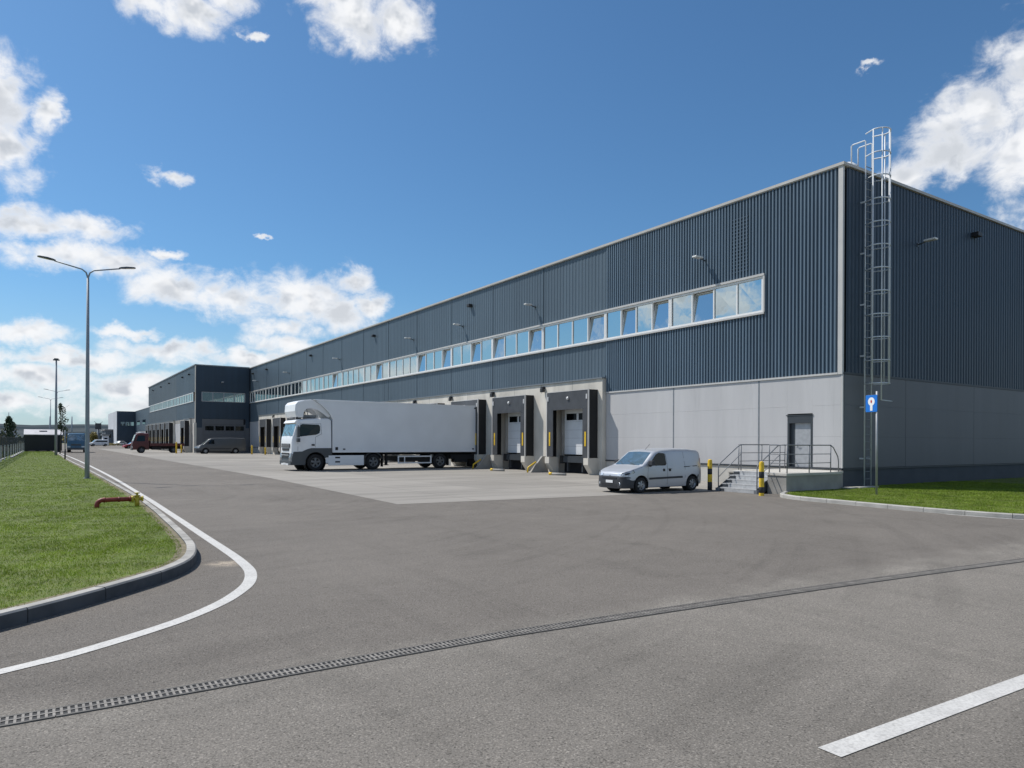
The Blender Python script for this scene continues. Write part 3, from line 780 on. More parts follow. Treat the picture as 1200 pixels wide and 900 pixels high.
for i in range(4): m.box(-6.2 + i * 1.38, -6.2 + i * 1.38 + 1.15, y2 + .035, y2 + .047, 3.22, 3.85)
m.build('door_window', 'darkglass', dr2)
m = MB(); m.box(X2 - .06, X2 + .02, y2 - .05, y2 + .2, 4.3, Z2); m.box(X2 - .22, X2 + .12, y2 - .03, y2 + .6, 0, 4.28); m.build('corner_trim', 'conc', W2)
m = MB(); m.box(X2 - .12, X2 + .4, y2 - .1, Y2, Z2, Z2 + .16); m.box(X2 + .4, -.14, y2 - .1, y2 + .4, Z2, Z2 + .16); m.build('coping', 'galvd', W2)
m = MB(); m.box(X2 + .4, .3, y2 + .21, Y2, 0, Z2); m.box(X2 + .1, X2 + .39, y2 + .21, Y2, 8.74, Z2); m.box(X2 + .1, X2 + .39, y2 + .21, Y2, 5.0, 7.3); m.build('core', 'inner', W2)
m = MB(); m.box(X2 + .4, 60, y2 + .5, Y2, Z2 - .01, Z2 + .04); m.build('roof', 'roof', W2)
ps = [94.9 + 6.2 * k for k in range(9)]
for a, b in zip(ps[:-1], ps[1:]): window_band(W2, X2, a + .01, b - .01, 7.36, 8.68, tl=[0] * 4)
dock_row(W2, X2, 111.6, 145.6, [112.0 + 5.55 * k for k in range(6)], 3.6, 4.93)
for k in range(6): dock(W2, X2, 112.0 + 5.55 * k, 3.6, full=False)
dock_row(W2, X2, 96.1, 101.0, [96.6], 3.6, 4.93); dock(W2, X2, 96.6, 3.6, full=False)
m = MB(); m.box(X2 - .05, X2 + .1, 101.0, 111.6, .6, 4.4); m.build('lower_wall', 'panel', W2)
m = MB(); m.box(X2 - .04, X2 + .1, 101.0, 111.6, 0, .6); m.box(X2 - .04, X2 + .1, 93.5, 96.1, 0, 4.9); m.box(X2 - .04, X2 + .1, 145.6, Y2, 0, 4.9); m.box(X2 - .04, X2 + .1, 101, 111.6, 4.4, 4.95); m.build('plinth', 'concd', W2)
m = MB()
for y in (98, 104, 118, 128, 139): m.box(X2 - .3, X2, y - .15, y + .15, 11.4, 11.6)
m.build('roof_outlet', 'black', W2)
t = floodlight('tiny floodlight on the shaded end wall of the navy wing above its windows', (-4.0, 93.19, 10.1), True)

W3 = empty('warehouse', (0, 147, 0), 'lower set back hall between the navy wing and the far hall', 'warehouse')
m = MB(); ribs_facade(m, 0, 147.05, 249, 4.4, 11.15, .02, .5); m.build('wall', 'clad2', W3, recalc=False)
m = MB(); m.box(0, .3, 147.05, 249, 0, 4.38); m.build('lower_wall', 'panel', W3)
m = MB(); m.box(.31, 40, 147.1, 249, 0, 11.1); m.build('core', 'inner', W3)
m = MB(); m.box(-.1, .5, 147.05, 249, 11.15, 11.3); m.build('coping', 'galvd', W3)
for a in (192, 206, 221, 236):
    m = MB(); m.box(-.06, 0, a, a + 8, 6.6, 8.0); m.build('window', 'glass', W3)
W4 = empty('warehouse', (-5.4, 249, 0), 'farthest hall with a dark blue end wall and a pale side', 'warehouse')
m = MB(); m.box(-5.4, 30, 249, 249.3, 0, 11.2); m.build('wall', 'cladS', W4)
m = MB(); m.box(-5.5, -5.39, 248.9, 285, 0, 11.25); m.build('wall', 'farw', W4, label='pale sunlit side wall')
m = MB(); m.box(-5.38, 30, 249.31, 285, 0, 11.1); m.build('core', 'inner', W4)
for k in range(3):
    m = MB(); m.box(-4.3 + k * 1.35, -3.2 + k * 1.35, 248.93, 249, 6.5, 7.7); m.build('window', 'glass', W4)

# ------------------------------------------------------------------ entrance platform with steps and railing
P = empty('entrance_platform', (-3.7, 0, 0), 'concrete entrance platform with five steel steps and a pipe railing at the side door', 'platform')
px0 = -4.15; py1 = 2.50; zt = .74; ya = -.5
m = MB(); m.box(px0, -.9, ya, .26, 0, zt - .09); m.box(-.9, -.08, -.08, .26, 0, zt - .09); m.box(-3.5, -.08, .26, py1, 0, zt - .09); m.build('base', 'concd', P)
m = MB(); m.box(px0 - .03, -.87, ya - .03, .28, zt - .09, zt); m.box(-.87, -.078, -.1, .28, zt - .09, zt); m.box(-3.55, -.078, .28, py1, zt - .09, zt); m.build('deck', 'plinth', P, bevel=.006)
m = MB(); n = 5; tr_ = .215
for i in range(n):
    x0 = -4.70 + i * tr_; z = zt * (i + 1) / (n + 0.0) - (0 if i < n - 1 else .004)
    m.box(x0, x0 + tr_ + .03, .30, 2.0, z - .035, z)
    m.box(x0, x0 + .012, .30, 2.0, z - zt / n + .004, z - .04)
m.build('step', 'steps', P)
m = MB()
for y in (.285, 2.0): m.prism([(-4.74, 0), (-4.74, .14), (-3.68, zt - .02), (-3.42, zt - .02), (-3.42, zt - .26), (-4.36, 0)], 'y', y, y + .012)
for i in range(n):
    x0 = -4.70 + i * tr_; z = zt * (i + 1) / n
    m.box(x0 - .008, x0 - .002, 1.72, 1.985, z - .125, z - .037)
m.build('stringer', 'darktrim', P)
rail = MB(); r = .021; hz = .98; T = zt + hz
def rpath(pts, rr=r): rail.tube(pts, rr, 7)
yn, yf = .27, 1.97
# far (left in the picture) stair rail, and the near one
for y in (yn, yf):
    rpath([(-4.72, y, .02), (-4.72, y, .93), (-4.66, y, 1.02), (-3.60, y, T - .05), (-3.48, y, T), (-3.3, y, T)])
    rpath([(-4.72, y, .52), (-3.62, y, T - .45), (-3.45, y, T - .36)], .014)
    rpath([(-3.45, y, zt - .1), (-3.45, y, T)])
    rail.box(-4.80, -4.64, y - .07, y + .07, .0, .13)
# long rail at the back of the landing up to the wall
rpath([(-3.3, yf, T), (-3.0, py1 - .06, T), (-.1, py1 - .06, T)])
for h in (.34, .66): rpath([(-3.45, yf, zt + h), (-3.0, py1 - .06, zt + h), (-.1, py1 - .06, zt + h)], .014)
for x in (-3.0, -1.6, -.12): rpath([(x, py1 - .06, zt - .1), (x, py1 - .06, T)])
# near rail along the front edge of the platform
yr_ = ya + .03
rpath([(-3.3, yn, T), (px0 + .07, yn - .04, T), (px0 + .05, yr_ + .1, T), (px0 + .12, yr_, T), (-1.5, yr_, T), (-1.32, yr_, T - .1), (-1.05, yr_, T - .42), (-1.0, yr_, T - .6), (-1.0, yr_, zt)])
for h in (.34, .66): rpath([(px0 + .05, yn - .04, zt + h), (px0 + .05, yr_ + .06, zt + h), (px0 + .1, yr_, zt + h), (-1.5, yr_, zt + h)], .014)
for x in (px0 + .08, -2.8, -1.5): rpath([(x, yr_, zt - .04), (x, yr_, T)])
rpath([(px0 + .05, yn - .04, zt - .04), (px0 + .05, yn - .04, T)])
rail.build('railing', 'rail', P)

def bollard(label, x, y):
    t = empty('bollard', (x, y, 0), label, 'bollard', 'striped bollards by the steps')
    m = MB(); m.lathe([(0, 0), (.085, 0), (.085, 1.10), (.07, 1.15), (.0, 1.17)], (x, y, 0), 'z', 18); m.build('post', 'yellow', t, autos=40)
    m = MB()
    for a, b in ((.0 if 'left' in label else .1, .32 if 'left' in label else .30), (.60, .82)): m.lathe([(.086, a), (.0875, a + .002), (.0875, b - .002), (.086, b)], (x, y, 0), 'z', 18)
    m.build('band', 'black', t)
bollard('yellow and black bollard left of the steps beside the silver van', -4.62, 2.46)
bollard('yellow and black bollard right of the steps in front of the concrete platform', -5.25, -.32)

def wheel_guide(label, x, y, w=.5):
    t = empty('wheel_guide', (x, y, 0), label, 'wheel guide', 'wheel guides at the docks')
    m = MB(); m.prism([(x - .75, 0), (x + .55, 0), (x + .35, .95), (x + .1, .95)], 'y', y - .09, y + .09); m.build('plate', 'concd', t, bevel=.02)
    m = MB(); m.tube([(x - .9, y + .02, 0), (x - .85, y + .02, .30), (x - .3, y + .02, .62)], .05); m.build('guide_tube', 'yellow', t)
wheel_guide('grey wedge and yellow tube between the two nearest docks', -1.15, 18.2)
wheel_guide('grey wedge and yellow tube at the right rear of the white trailer', -1.2, 24.4)
def wheel_stop(label, x, y):
    t = empty('wheel_stop', (x, y, 0), label, 'wheel stop', 'small yellow wheel stops')
    m = MB(); m.tube([(x - .3, y + .5, .07), (x - .1, y - .45, .07)], .07, 8); m.build('bar', 'concd', t)
    m = MB(); m.tube([(x - .34, y + .68, .075), (x - .295, y + .48, .075)], .08, 8); m.build('end_cap', 'yellow', t)
wheel_stop('low wheel stop with a yellow end in front of the nearest dock', -2.3, 14.6)
wheel_stop('low wheel stop with a yellow end in front of the second dock', -2.2, 20.8)

# ------------------------------------------------------------------ caged ladder
L = empty('caged_ladder', (1.32, -.2, 0), 'tall galvanised ladder with safety cage rising above the roof on the shaded gable wall', 'ladder')
m = MB(); ly = -.24; x0, x1 = 1.10, 1.56; ztop = 13.55
for x in (x0, x1): m.tube([(x, ly, .15), (x, ly, ztop), (x, ly + .05, ztop + .04), (x, .28, ztop + .04), (x, .34, ztop), (x, .34, 12.5)], .026, 8)
m.build('rail', 'ladder', L)
m = MB(); z = .4
while z < 12.7: m.tube([(x0, ly, z), (x1, ly, z)], .015, 6); z += .29
m.build('rung', 'galvd', L)
m = MB()
zz = [3.35] + [4.1 + .885 * i for i in range(12)]
def hoop(z, r=.40, cy=-.64):
    pts = [(x0, ly, z)]
    for k in range(13):
        a = math.pi + math.pi * k / 12
        pts.append((1.34 + r * math.cos(a), cy + r * math.sin(a) * 1.0, z))
    pts.append((x1, ly, z)); return pts
for z in zz[1:]: m.tube(hoop(z), .024, 6)
m.build('hoop', 'ladder', L)
m = MB()
for a in (180, 225, 270, 315, 360):
    p = (1.34 + .405 * math.cos(R(a)), -.64 + .405 * math.sin(R(a)))
    m.tube([(p[0], p[1], 4.1 if a != 225 else 3.45), (p[0], p[1], 13.84)], .023, 6)
m.tube([(1.34 + .405 * math.cos(R(225)), -.925, 3.45), (1.75, -.96, 3.42)], .019, 6)
m.build('cage_bar', 'ladder', L)
m = MB()
for z in (1.2, 3.2, 5.2, 7.2, 9.2, 11.2):
    for x in (x0, x1): m.box(x - .02, x + .02, ly, -.05, z - .03, z + .03)
m.build('wall_bracket', 'ladder', L)

RV = empty('roof_vent', (1.5, .75, 12.45), 'white domed roof vent peeking over the roof edge behind the ladder', 'roof vent')
m = MB(); m.lathe([(0, 13.12), (.22, 13.08), (.38, 12.95), (.44, 12.78), (.44, 12.74), (.38, 12.74), (.36, 12.46)], (1.5, .75, 0), 'z', 20); m.build('dome', 'truckw', RV)

# sign on post
G = empty('road_sign', (-2.53, -2.75, .1), 'small blue sign with a white symbol on a thin grey post in the verge', 'sign')
gx, gy = -2.55, -2.78
m = MB(); m.tube([(gx, gy, .1), (gx, gy, 3.52)], .033, 10); m.build('post', 'galv', G)
mr = Matrix.Translation((gx, gy, 3.12)) @ Matrix.Rotation(R(-98), 4, 'Z') @ Matrix.Translation((-.16, 0, 0))    # board normal = local -y
def T3(m_, pts): return [tuple(m_ @ Vector(p)) for p in pts]
def plate3(w, h, th, y, r=.03):
    pts = []
    for cx, cz, a0 in ((w / 2 - r, h / 2 - r, 0), (-w / 2 + r, h / 2 - r, 90), (-w / 2 + r, -h / 2 + r, 180), (w / 2 - r, -h / 2 + r, 270)):
        for k in range(4): a = R(a0 + 30 * k); pts.append((cx + r * math.cos(a), cz + r * math.sin(a)))
    n = len(pts); q = MB(); q.add(T3(mr, [(p[0], y, p[1]) for p in pts] + [(p[0], y + th, p[1]) for p in pts]), [tuple(range(n)), tuple(range(2 * n - 1, n - 1, -1))] + [(i, i + n, (i + 1) % n + n, (i + 1) % n) for i in range(n)]); return q
plate3(.43, .56, .018, -.06).build('board', 'signblue', G)
plate3(.45, .58, .012, -.041).build('board_back', 'galvd', G)
q = MB()
n = 20; pts = [(.125 * math.cos(2 * math.pi * i / n), .065 + .14 * math.sin(2 * math.pi * i / n)) for i in range(n)]
q.add(T3(mr, [(p[0], -.063, p[1]) for p in pts]), [tuple(range(n))])
q.add(T3(mr, [(-.045, -.0633, -.01), (.045, -.0633, -.01), (.045, -.0633, -.24), (-.045, -.0633, -.24)]), [(0, 1, 2, 3)])
q.build('symbol', 'signwhite', G, recalc=False)
q = MB(); q.add(T3(mr, [(-.03, -.066, .04), (0, -.066, .0), (.035, -.066, .06), (.0, -.066, .13), (-.03, -.066, .10)]), [(0, 1, 2, 3, 4)]); q.build('symbol_centre', 'signred', G, recalc=False)

# ------------------------------------------------------------------ vehicles (local: front at x=0 looking to -x, ground z=0, near side = -y)
def interp(tab, x):
    if x <= tab[0][0]: return tab[0][1]
    for (a, u), (b, v) in zip(tab[:-1], tab[1:]):
        if x <= b: return u + (v - u) * (x - a) / (b - a) if b > a else v
    return tab[-1][1]

class Body:
    """lofted car or van body"""
    def __init__(s, top, hw, z0, belt, tumble=.16, rad=.13, crown=.03):
        s.top = top; s.hw = hw; s.z0 = z0; s.belt = belt; s.tb = tumble; s.r = rad; s.cr = crown
    def half(s, x, z):
        w = interp(s.hw, x); zt = interp(s.top, x); zb = min(s.belt, zt - .06)
        z0 = interp(s.z0, x)
        if z <= zb:
            f = (z - z0) / max(.01, zb - z0)
            return w * (.965 + .035 * math.sin(math.pi * min(max(f * .8 + .1, 0), 1)))
        return w * .985 - s.tb * (z - zb)
    def ring(s, x):
        zt = interp(s.top, x); z0 = interp(s.z0, x); zb = min(s.belt, zt - .06); w = interp(s.hw, x)
        out = [(0, z0), (w * .85, z0)]
        for f in (.0, .08, .2, .35, .5, .65, .8, .9, 1.): z = z0 + (zb - z0) * f + (.0 if f else .015); out.append((s.half(x, z), z))
        r = min(s.r, (zt - zb) * .75); zr = zt - r - s.cr; y = s.half(x, zr)
        if zr > zb + .02: out.append((s.half(x, (zb + zr) / 2), (zb + zr) / 2))
        else: out.append((s.half(x, zb) * .999, zb + .002))
        for k in range(5):
            a = math.pi / 2 * k / 4; out.append((y - r + r * math.cos(a), max(zb + .004, zr) + r * math.sin(a)))
        yy = y - r
        out.append((yy * .6, zt - s.cr * .4)); out.append((0, zt))
        return out
    def mesh(s, xs, yoff=0):
        m = MB(); v = []; n = None
        for x in xs:
            rg = s.ring(x); full = rg + [(-y, z) for y, z in rg[-2:0:-1]]
            n = len(full); v += [(x, -y + yoff, z) for y, z in full]
        f = []
        for i in range(len(xs) - 1):
            for k in range(n): f.append((i * n + k, i * n + (k + 1) % n, (i + 1) * n + (k + 1) % n, (i + 1) * n + k))
        f += [tuple(range(n))[::-1], tuple((len(xs) - 1) * n + k for k in range(n))]
        m.add(v, f, True); return m
    def patch(s, pts, side, off=.006):
        """window on the side of the body, pts=(x,z)"""
        m = MB(); v = [(x, side * (s.half(x, z) + off), z) for x, z in pts]
        c = (sum(p[0] for p in v) / len(v), sum(p[1] for p in v) / len(v), sum(p[2] for p in v) / len(v))
        m.add(v + [c], [(i, (i + 1) % len(v), len(v)) for i in range(len(v))]); return m
    def screen(s, xa, xb, wa, wb, off=.006, n=8, my=10):
        m = MB(); v = []
        for i in range(n + 1):
            x = xa + (xb - xa) * i / n; zt = interp(s.top, x); w = wa + (wb - wa) * i / n
            for j in range(my + 1):
                y = -w + 2 * w * j / my
                rr = s.r; zb = min(s.belt, zt - .06); r = min(s.r, (zt - zb) * .75); hy = s.half(x, zt - r - s.cr) - r
                a = abs(y)
                if a <= hy * .6: dz = -s.cr * .4 * (a / (hy * .6))
                elif a <= hy: dz = -s.cr * .4 - s.cr * .6 * (a - hy * .6) / (hy * .4)
                else:
                    q = min(1, (a - hy) / r); dz = -s.cr - r * (1 - math.sqrt(max(0, 1 - q * q)))
                v.append((x - off * .7, y, zt + dz + off))
        w1 = my + 1
        m.add(v, [(i * w1 + j, i * w1 + j + 1, (i + 1) * w1 + j + 1, (i + 1) * w1 + j) for i in range(n) for j in range(my)], True); return m

def cut_arches(o, cs, r, hw, depth=.28, par=None):
    """wheel arches cut with a real boolean, applied at once"""
    for (cx, cz) in cs:
        for sgn in (1, -1):
            c = MB(); a, b = (hw - depth, hw + .3) if sgn > 0 else (-hw - .3, -hw + depth)
            c.lathe([(.0, a), (r, a), (r, b), (.0, b)], (cx, 0, cz), 'y', 28, False)
            me = bpy.data.meshes.new('cut'); me.from_pydata(c.v, [], c.f)
            bm = bmesh.new(); bm.from_mesh(me); bmesh.ops.remove_doubles(bm, verts=bm.verts, dist=1e-5); bmesh.ops.recalc_face_normals(bm, faces=bm.faces); bm.to_mesh(me); bm.free()
            co = bpy.data.objects.new('cut', me); COL.objects.link(co)
            md = o.modifiers.new('b', 'BOOLEAN'); md.operation = 'DIFFERENCE'; md.object = co; md.solver = 'EXACT'
            dg = bpy.context.evaluated_depsgraph_get(); dg.update()
            nm = bpy.data.meshes.new_from_object(o.evaluated_get(dg))
            o.modifiers.clear(); old = o.data; o.data = nm; nm.name = old.name
            bpy.data.objects.remove(co); bpy.data.meshes.remove(me)
    o.data.polygons.foreach_set('use_smooth', [True] * len(o.data.polygons)); o.data.set_sharp_from_angle(angle=R(38))

def wheel(par, x, y, r, w, side, spokes=5, rimmat='rim', dual=False):
    """wheel > rim; side=-1 outer face to -y"""
    t = MB(); o = y; i_ = y - side * w; k = 1 if side > 0 else -1
    pr = [(r * .60, o), (r * .66, o + k * .008), (r * .9, o + k * .006), (r * .97, o - k * .02), (r, o - k * .05), (r, i_ + k * .05), (r * .95, i_ + k * .01), (r * .5, i_)]
    t.lathe([(a, b) for a, b in pr], (x, 0, r), 'y', 28)
    tw = t.build('wheel', 'tyre', par, autos=40)
    m = MB()
    m.lathe([(r * .62, o + k * .004), (r * .60, o - k * .005), (r * .56, o - k * .035), (r * .50, o - k * .05)], (x, 0, r), 'y', 28)
    m.lathe([(r * .20, o - k * .015), (r * .17, o + k * .004), (0, o + k * .006)], (x, 0, r), 'y', 20)
    n = spokes
    for q in range(n):
        a = 2 * math.pi * q / n + .3
        for (r0, r1, w0, w1, y0_, y1_) in ((r * .15, r * .55, .055 * r / .28, .075 * r / .28, o - k * .012, o - k * .028),):
            c, s_ = math.cos(a), math.sin(a); vs = []
            for rr_, ww, yy in ((r0, w0, y0_), (r1, w1, y1_)):
                for e in (-1, 1):
                    vs += [(x + c * rr_ - s_ * ww * e * .5, yy, r + s_ * rr_ + c * ww * e * .5), (x + c * rr_ - s_ * ww * e * .5, yy - k * .03, r + s_ * rr_ + c * ww * e * .5)]
            m.add(vs, [(0, 2, 6, 4), (1, 3, 7, 5), (0, 4, 5, 1), (2, 6, 7, 3), (0, 1, 3, 2), (4, 6, 7, 5)])
    m.build('rim', rimmat, tw, autos=35)
    b = MB(); b.lathe([(r * .58, o - k * .055), (0, o - k * .055)], (x, 0, r), 'y', 20); b.build('hub', 'dark', tw)
    return tw

def xsamp(tab, L, n=46):
    xs = set(round(x, 4) for x, _ in tab)
    for i in range(n + 1): xs.add(round(L * i / n, 4))
    for e in (.008, .02, .045, .08, .12): xs.add(round(e, 4)); xs.add(round(L - e, 4))
    return sorted(x for x in xs if 0 <= x <= L)

def van(name, label, cat, L, top, hw, z0, belt, paint, wheels, r, windows, ws, bump, group=None, tumble=.16, detail=True, rubstrip=None):
    t = empty(name, (0, 0, 0), label, cat, group)
    B = Body(top, hw, z0, belt, tumble)
    b = B.mesh(xsamp(top, L)).build('body', paint, t)
    W = max(v for _, v in hw)
    cut_arches(b, [(x, r) for x in wheels], r * 1.24, W, .26)
    ln = MB()
    for x in wheels:
        for s in (1, -1):
            a, c = s * (W - .255), s * (W - .03)
            n = 20; vs = []
            for i in range(n + 1):
                q = math.pi * 1.25 * i / n - math.pi * .125; vs += [(x + r * 1.235 * math.cos(q), a, r + r * 1.235 * math.sin(q)), (x + r * 1.235 * math.cos(q), c, r + r * 1.235 * math.sin(q))]
            ln.add(vs, [(2 * i, 2 * i + 1, 2 * i + 3, 2 * i + 2) for i in range(n)], True)
            ln.lathe([(r * 1.23, s * (W - .25)), (0, s * (W - .25))], (x, 0, r), 'y', 20)
    ln.box(wheels[0], wheels[-1], -W * .8, W * .8, .17, .26)
    ln.build('wheel_arch', 'dark', t)
    for x in wheels:
        for s in (1, -1): wheel(t, x, s * (W - .015), r, .2, s, 6)
    B.screen(ws[0], ws[1], ws[2], ws[3]).build('windscreen', 'screen', t, recalc=False)
    for pts in windows:
        for s in (1, -1): B.patch(pts, s).build('side_window', 'darkglass', t, recalc=False)
    # front bumper: plastic shell over the lower nose
    bx, bz = bump
    bt = [(x, min(interp(top, x), bz)) for x in [0, .01, .02, .03, .06, .12, .2, .3, .45, bx]]
    hwb = [(x, v + .008) for x, v in hw]
    B2 = Body([(x, z) for x, z in bt], hwb, [(0, interp(z0, 0) - .03), (9, interp(z0, 0) - .03)], bz - .08, 0, .04, .005)
    q = B2.mesh([x for x in (0, .008, .02, .03, .045, .07, .1, .14, .2, .26, .35, .45, bx - .01, bx)])
    q.v = [(x - .018 if x < .3 else x, y, z) for x, y, z in q.v]
    bo = q.build('front_bumper', 'bumper', t)
    cut_arches(bo, [(wheels[0], r)], r * 1.25, W, .3)
    return t, B, W

# silver van
top = [(0, .50), (.02, .62), (.06, .70), (.14, .76), (.40, .86), (.76, .955), (.84, .975), (1.42, 1.44), (1.55, 1.505), (1.8, 1.55), (2.4, 1.59), (3.2, 1.585), (3.72, 1.55), (3.82, 1.50), (3.86, 1.30), (3.90, .95), (3.90, .30)]
hw = [(0, .44), (.01, .52), (.03, .59), (.07, .66), (.14, .725), (.26, .775), (.45, .805), (.8, .82), (3.3, .82), (3.75, .79), (3.86, .765), (3.9, .72)]
V, B, W = van('delivery_van', 'silver compact delivery van parked facing left beside the steps', 'van', 3.9, top, hw, [(0, .20), (.3, .18), (3.5, .19), (3.9, .26)], .93, 'silver', (.76, 3.36), .282,
    [[(1.13, .96), (1.95, .965), (2.0, 1.02), (1.97, 1.36), (1.92, 1.405), (1.66, 1.42), (1.52, 1.36), (1.18, 1.05)]], (.86, 1.44, .70, .57), (.53, .60))
def both(fn):
    for s in (1, -1): fn(s)
def seam(B, pts, side, w=.010, off=.004):
    m = MB()
    for (a, b) in zip(pts[:-1], pts[1:]):
        d = Vector((b[0] - a[0], b[1] - a[1])).normalized(); q = Vector((-d.y, d.x)) * w / 2
        c = [(a[0] + q.x, a[1] + q.y), (a[0] - q.x, a[1] - q.y), (b[0] - q.x, b[1] - q.y), (b[0] + q.x, b[1] + q.y)]
        m.add([(x, side * (B.half(x, z) + off), z) for x, z in c], [(0, 1, 2, 3)])
    return m
sm_ = MB()
for s in (1, -1):
    for pts in ([(1.08, .28), (1.06, .60), (1.10, .92)], [(2.03, .28), (2.04, .6), (2.05, .9), (2.03, 1.2), (1.98, 1.42)], [(2.95, .5), (2.96, .9), (2.9, 1.44)], [(2.06, .84), (3.75, .90)]):
        q = seam(B, pts, s); sm_.add(q.v, q.f)
sm_.build('door_seam', 'black', V, recalc=False)
m = MB()
for s in (1, -1):
    q = B.patch([(1.12, .47), (2.80, .50), (2.82, .53), (2.80, .57), (1.12, .54)], s, .016); m.add(q.v, q.f)
    q = B.patch([(2.9, .885), (3.62, .915), (3.62, .945), (2.9, .915)], s, .008); m.add(q.v, q.f)
m.build('side_strip', 'bumper', V, recalc=False)
m = MB()
for s in (1, -1):
    for x in (1.87, 2.17):
        y = s * (B.half(x, .80) + .012); m.box(x - .045, x + .045, y - .014, y + .014, .755, .85)
m.build('door_handle', 'black', V, bevel=.012)
for s in (1, -1):
    m = MB(); y = s * (B.half(1.2, .98)); m.box(1.10, 1.24, min(y, y + s * .2), max(y, y + s * .2), .97, 1.15); m.box(1.12, 1.19, min(y, y + s * .1), max(y, y + s * .1), .93, .98)
    mo = m.build('wing_mirror', 'bumper', V, bevel=.04)
for s in (1, -1):
    m = MB(); v = []
    for (x, z) in ((.035, .605), (.20, .625), (.44, .735), (.38, .80), (.16, .745), (.06, .69)):
        v.append((x, s * (B.half(x, z) + .010), z))
    c_ = [(.005, s * .40, .61), (.045, s * .38, .69)]
    m.add(v + c_, [(0, 1, 2, 3, 4, 5), (0, 5, 7, 6)]); hl = m.build('headlight', 'lens', V, recalc=False)
    m = MB(); w_ = []
    for (x, z) in ((.10, .635), (.20, .655), (.27, .69), (.24, .73), (.15, .715), (.09, .69)): w_.append((x, s * (B.half(x, z) + .014), z))
    m.add(w_, [(0, 1, 2, 3, 4, 5)]); m.build('reflector', 'bumper', hl, recalc=False)
    m = MB(); v2 = []
    for (x, z) in ((.02, .585), (.20, .605), (.47, .735), (.40, .82), (.15, .765), (.04, .71)): v2.append((x, s * (B.half(x, z) + .006), z))
    m.add(v2, [(0, 1, 2, 3, 4, 5)]); m.build('headlight_surround', 'bumper', V, recalc=False)
    m = MB(); y = s * .765
    q = B.patch([(3.80, .62), (3.895, .62), (3.88, 1.2), (3.80, 1.2)], s, .01); q.build('tail_light', 'redlens', V, recalc=False)
    m = MB(); m.lathe([(0, -.03), (.055, -.03), (.055, .01)], (.02, s * .5, .33), 'x', 14); m.build('fog_light', 'lens', V)
    m = MB(); q = B.patch([(3.5, .30), (3.9, .36), (3.9, .60), (3.66, .60)], s, .014); q.build('rear_bumper', 'bumper', V, recalc=False)
m = MB(); m.box(-.026, .0, -.38, .38, .50, .555); m.box(-.024, .0, -.40, .40, .25, .33); m.build('grille', 'black', V)
m = MB(); m.box(-.036, -.026, -.19, .17, .36, .455); m.build('number_plate', 'plate', V)
m = MB()
for z in (0, .035): m.prism([(-.05, .60 + z), (0, .635 + z), (.05, .60 + z), (.05, .585 + z), (0, .62 + z), (-.05, .585 + z)], 'x', .012 + z * .9, .024 + z)
m.build('emblem', 'galvd', V)
m = MB(); m.tube([(1.62, -.1, 1.53), (1.85, -.1, 1.72)], .007, 5); m.build('antenna', 'black', V)
m = MB()
for y in (-.35, .25): m.tube([(.85, y, .99), (.98, y + .45 * (1 if y < 0 else .6), 1.10)], .008, 5)
m.build('wiper', 'black', V)
V.location = (-8.74, 3.43, 0)

# grey panel van by the navy wing
top = [(0, .62), (.03, .80), (.10, .92), (.5, 1.12), (.85, 1.26), (1.55, 1.92), (1.8, 2.05), (2.3, 2.12), (4.5, 2.16), (6.1, 2.12), (6.24, 2.02), (6.3, 1.5), (6.3, .5)]
hw = [(0, .70), (.03, .78), (.15, .88), (.5, .95), (1, .98), (5.8, .98), (6.3, .93)]
V2, B, W = van('delivery_van', 'dark grey long panel van parked in the shade of the navy wing', 'van', 6.3, top, hw, [(0, .30), (5.8, .28), (6.3, .40)], 1.25, 'greyp', (1.15, 4.95), .36,
    [[(1.28, 1.32), (2.2, 1.30), (2.25, 1.36), (2.22, 1.80), (2.1, 1.86), (1.85, 1.86)]], (.87, 1.57, .80, .66), (.65, .66))
for s in (1, -1):
    v = []
    for (x, z) in ((.04, .68), (.25, .72), (.5, .98), (.4, 1.0), (.12, .88)): v.append((x, s * (B.half(x, z) + .008), z))
    m = MB(); m.add(v, [(0, 1, 2, 3, 4)]); m.build('headlight', 'lens', V2, recalc=False)
    m = MB(); y = s * B.half(1.4, 1.3); m.box(1.35, 1.5, min(y, y + s * .22), max(y, y + s * .22), 1.28, 1.6); m.build('wing_mirror', 'black', V2, bevel=.03)
    q = seam(B, [(2.35, .4), (2.36, 1.3), (2.3, 1.9)], s, .02); q.build('door_seam', 'black', V2, recalc=False)
    q = B.patch([(1.7, .62), (4.4, .62), (4.4, .74), (1.7, .74)], s, .012); q.build('side_strip', 'bumper', V2, recalc=False)
m = MB(); m.box(-.03, 0, -.45, .45, .60, .72); m.build('grille', 'black', V2)
V2.location = (-8.65, 86.5, 0)

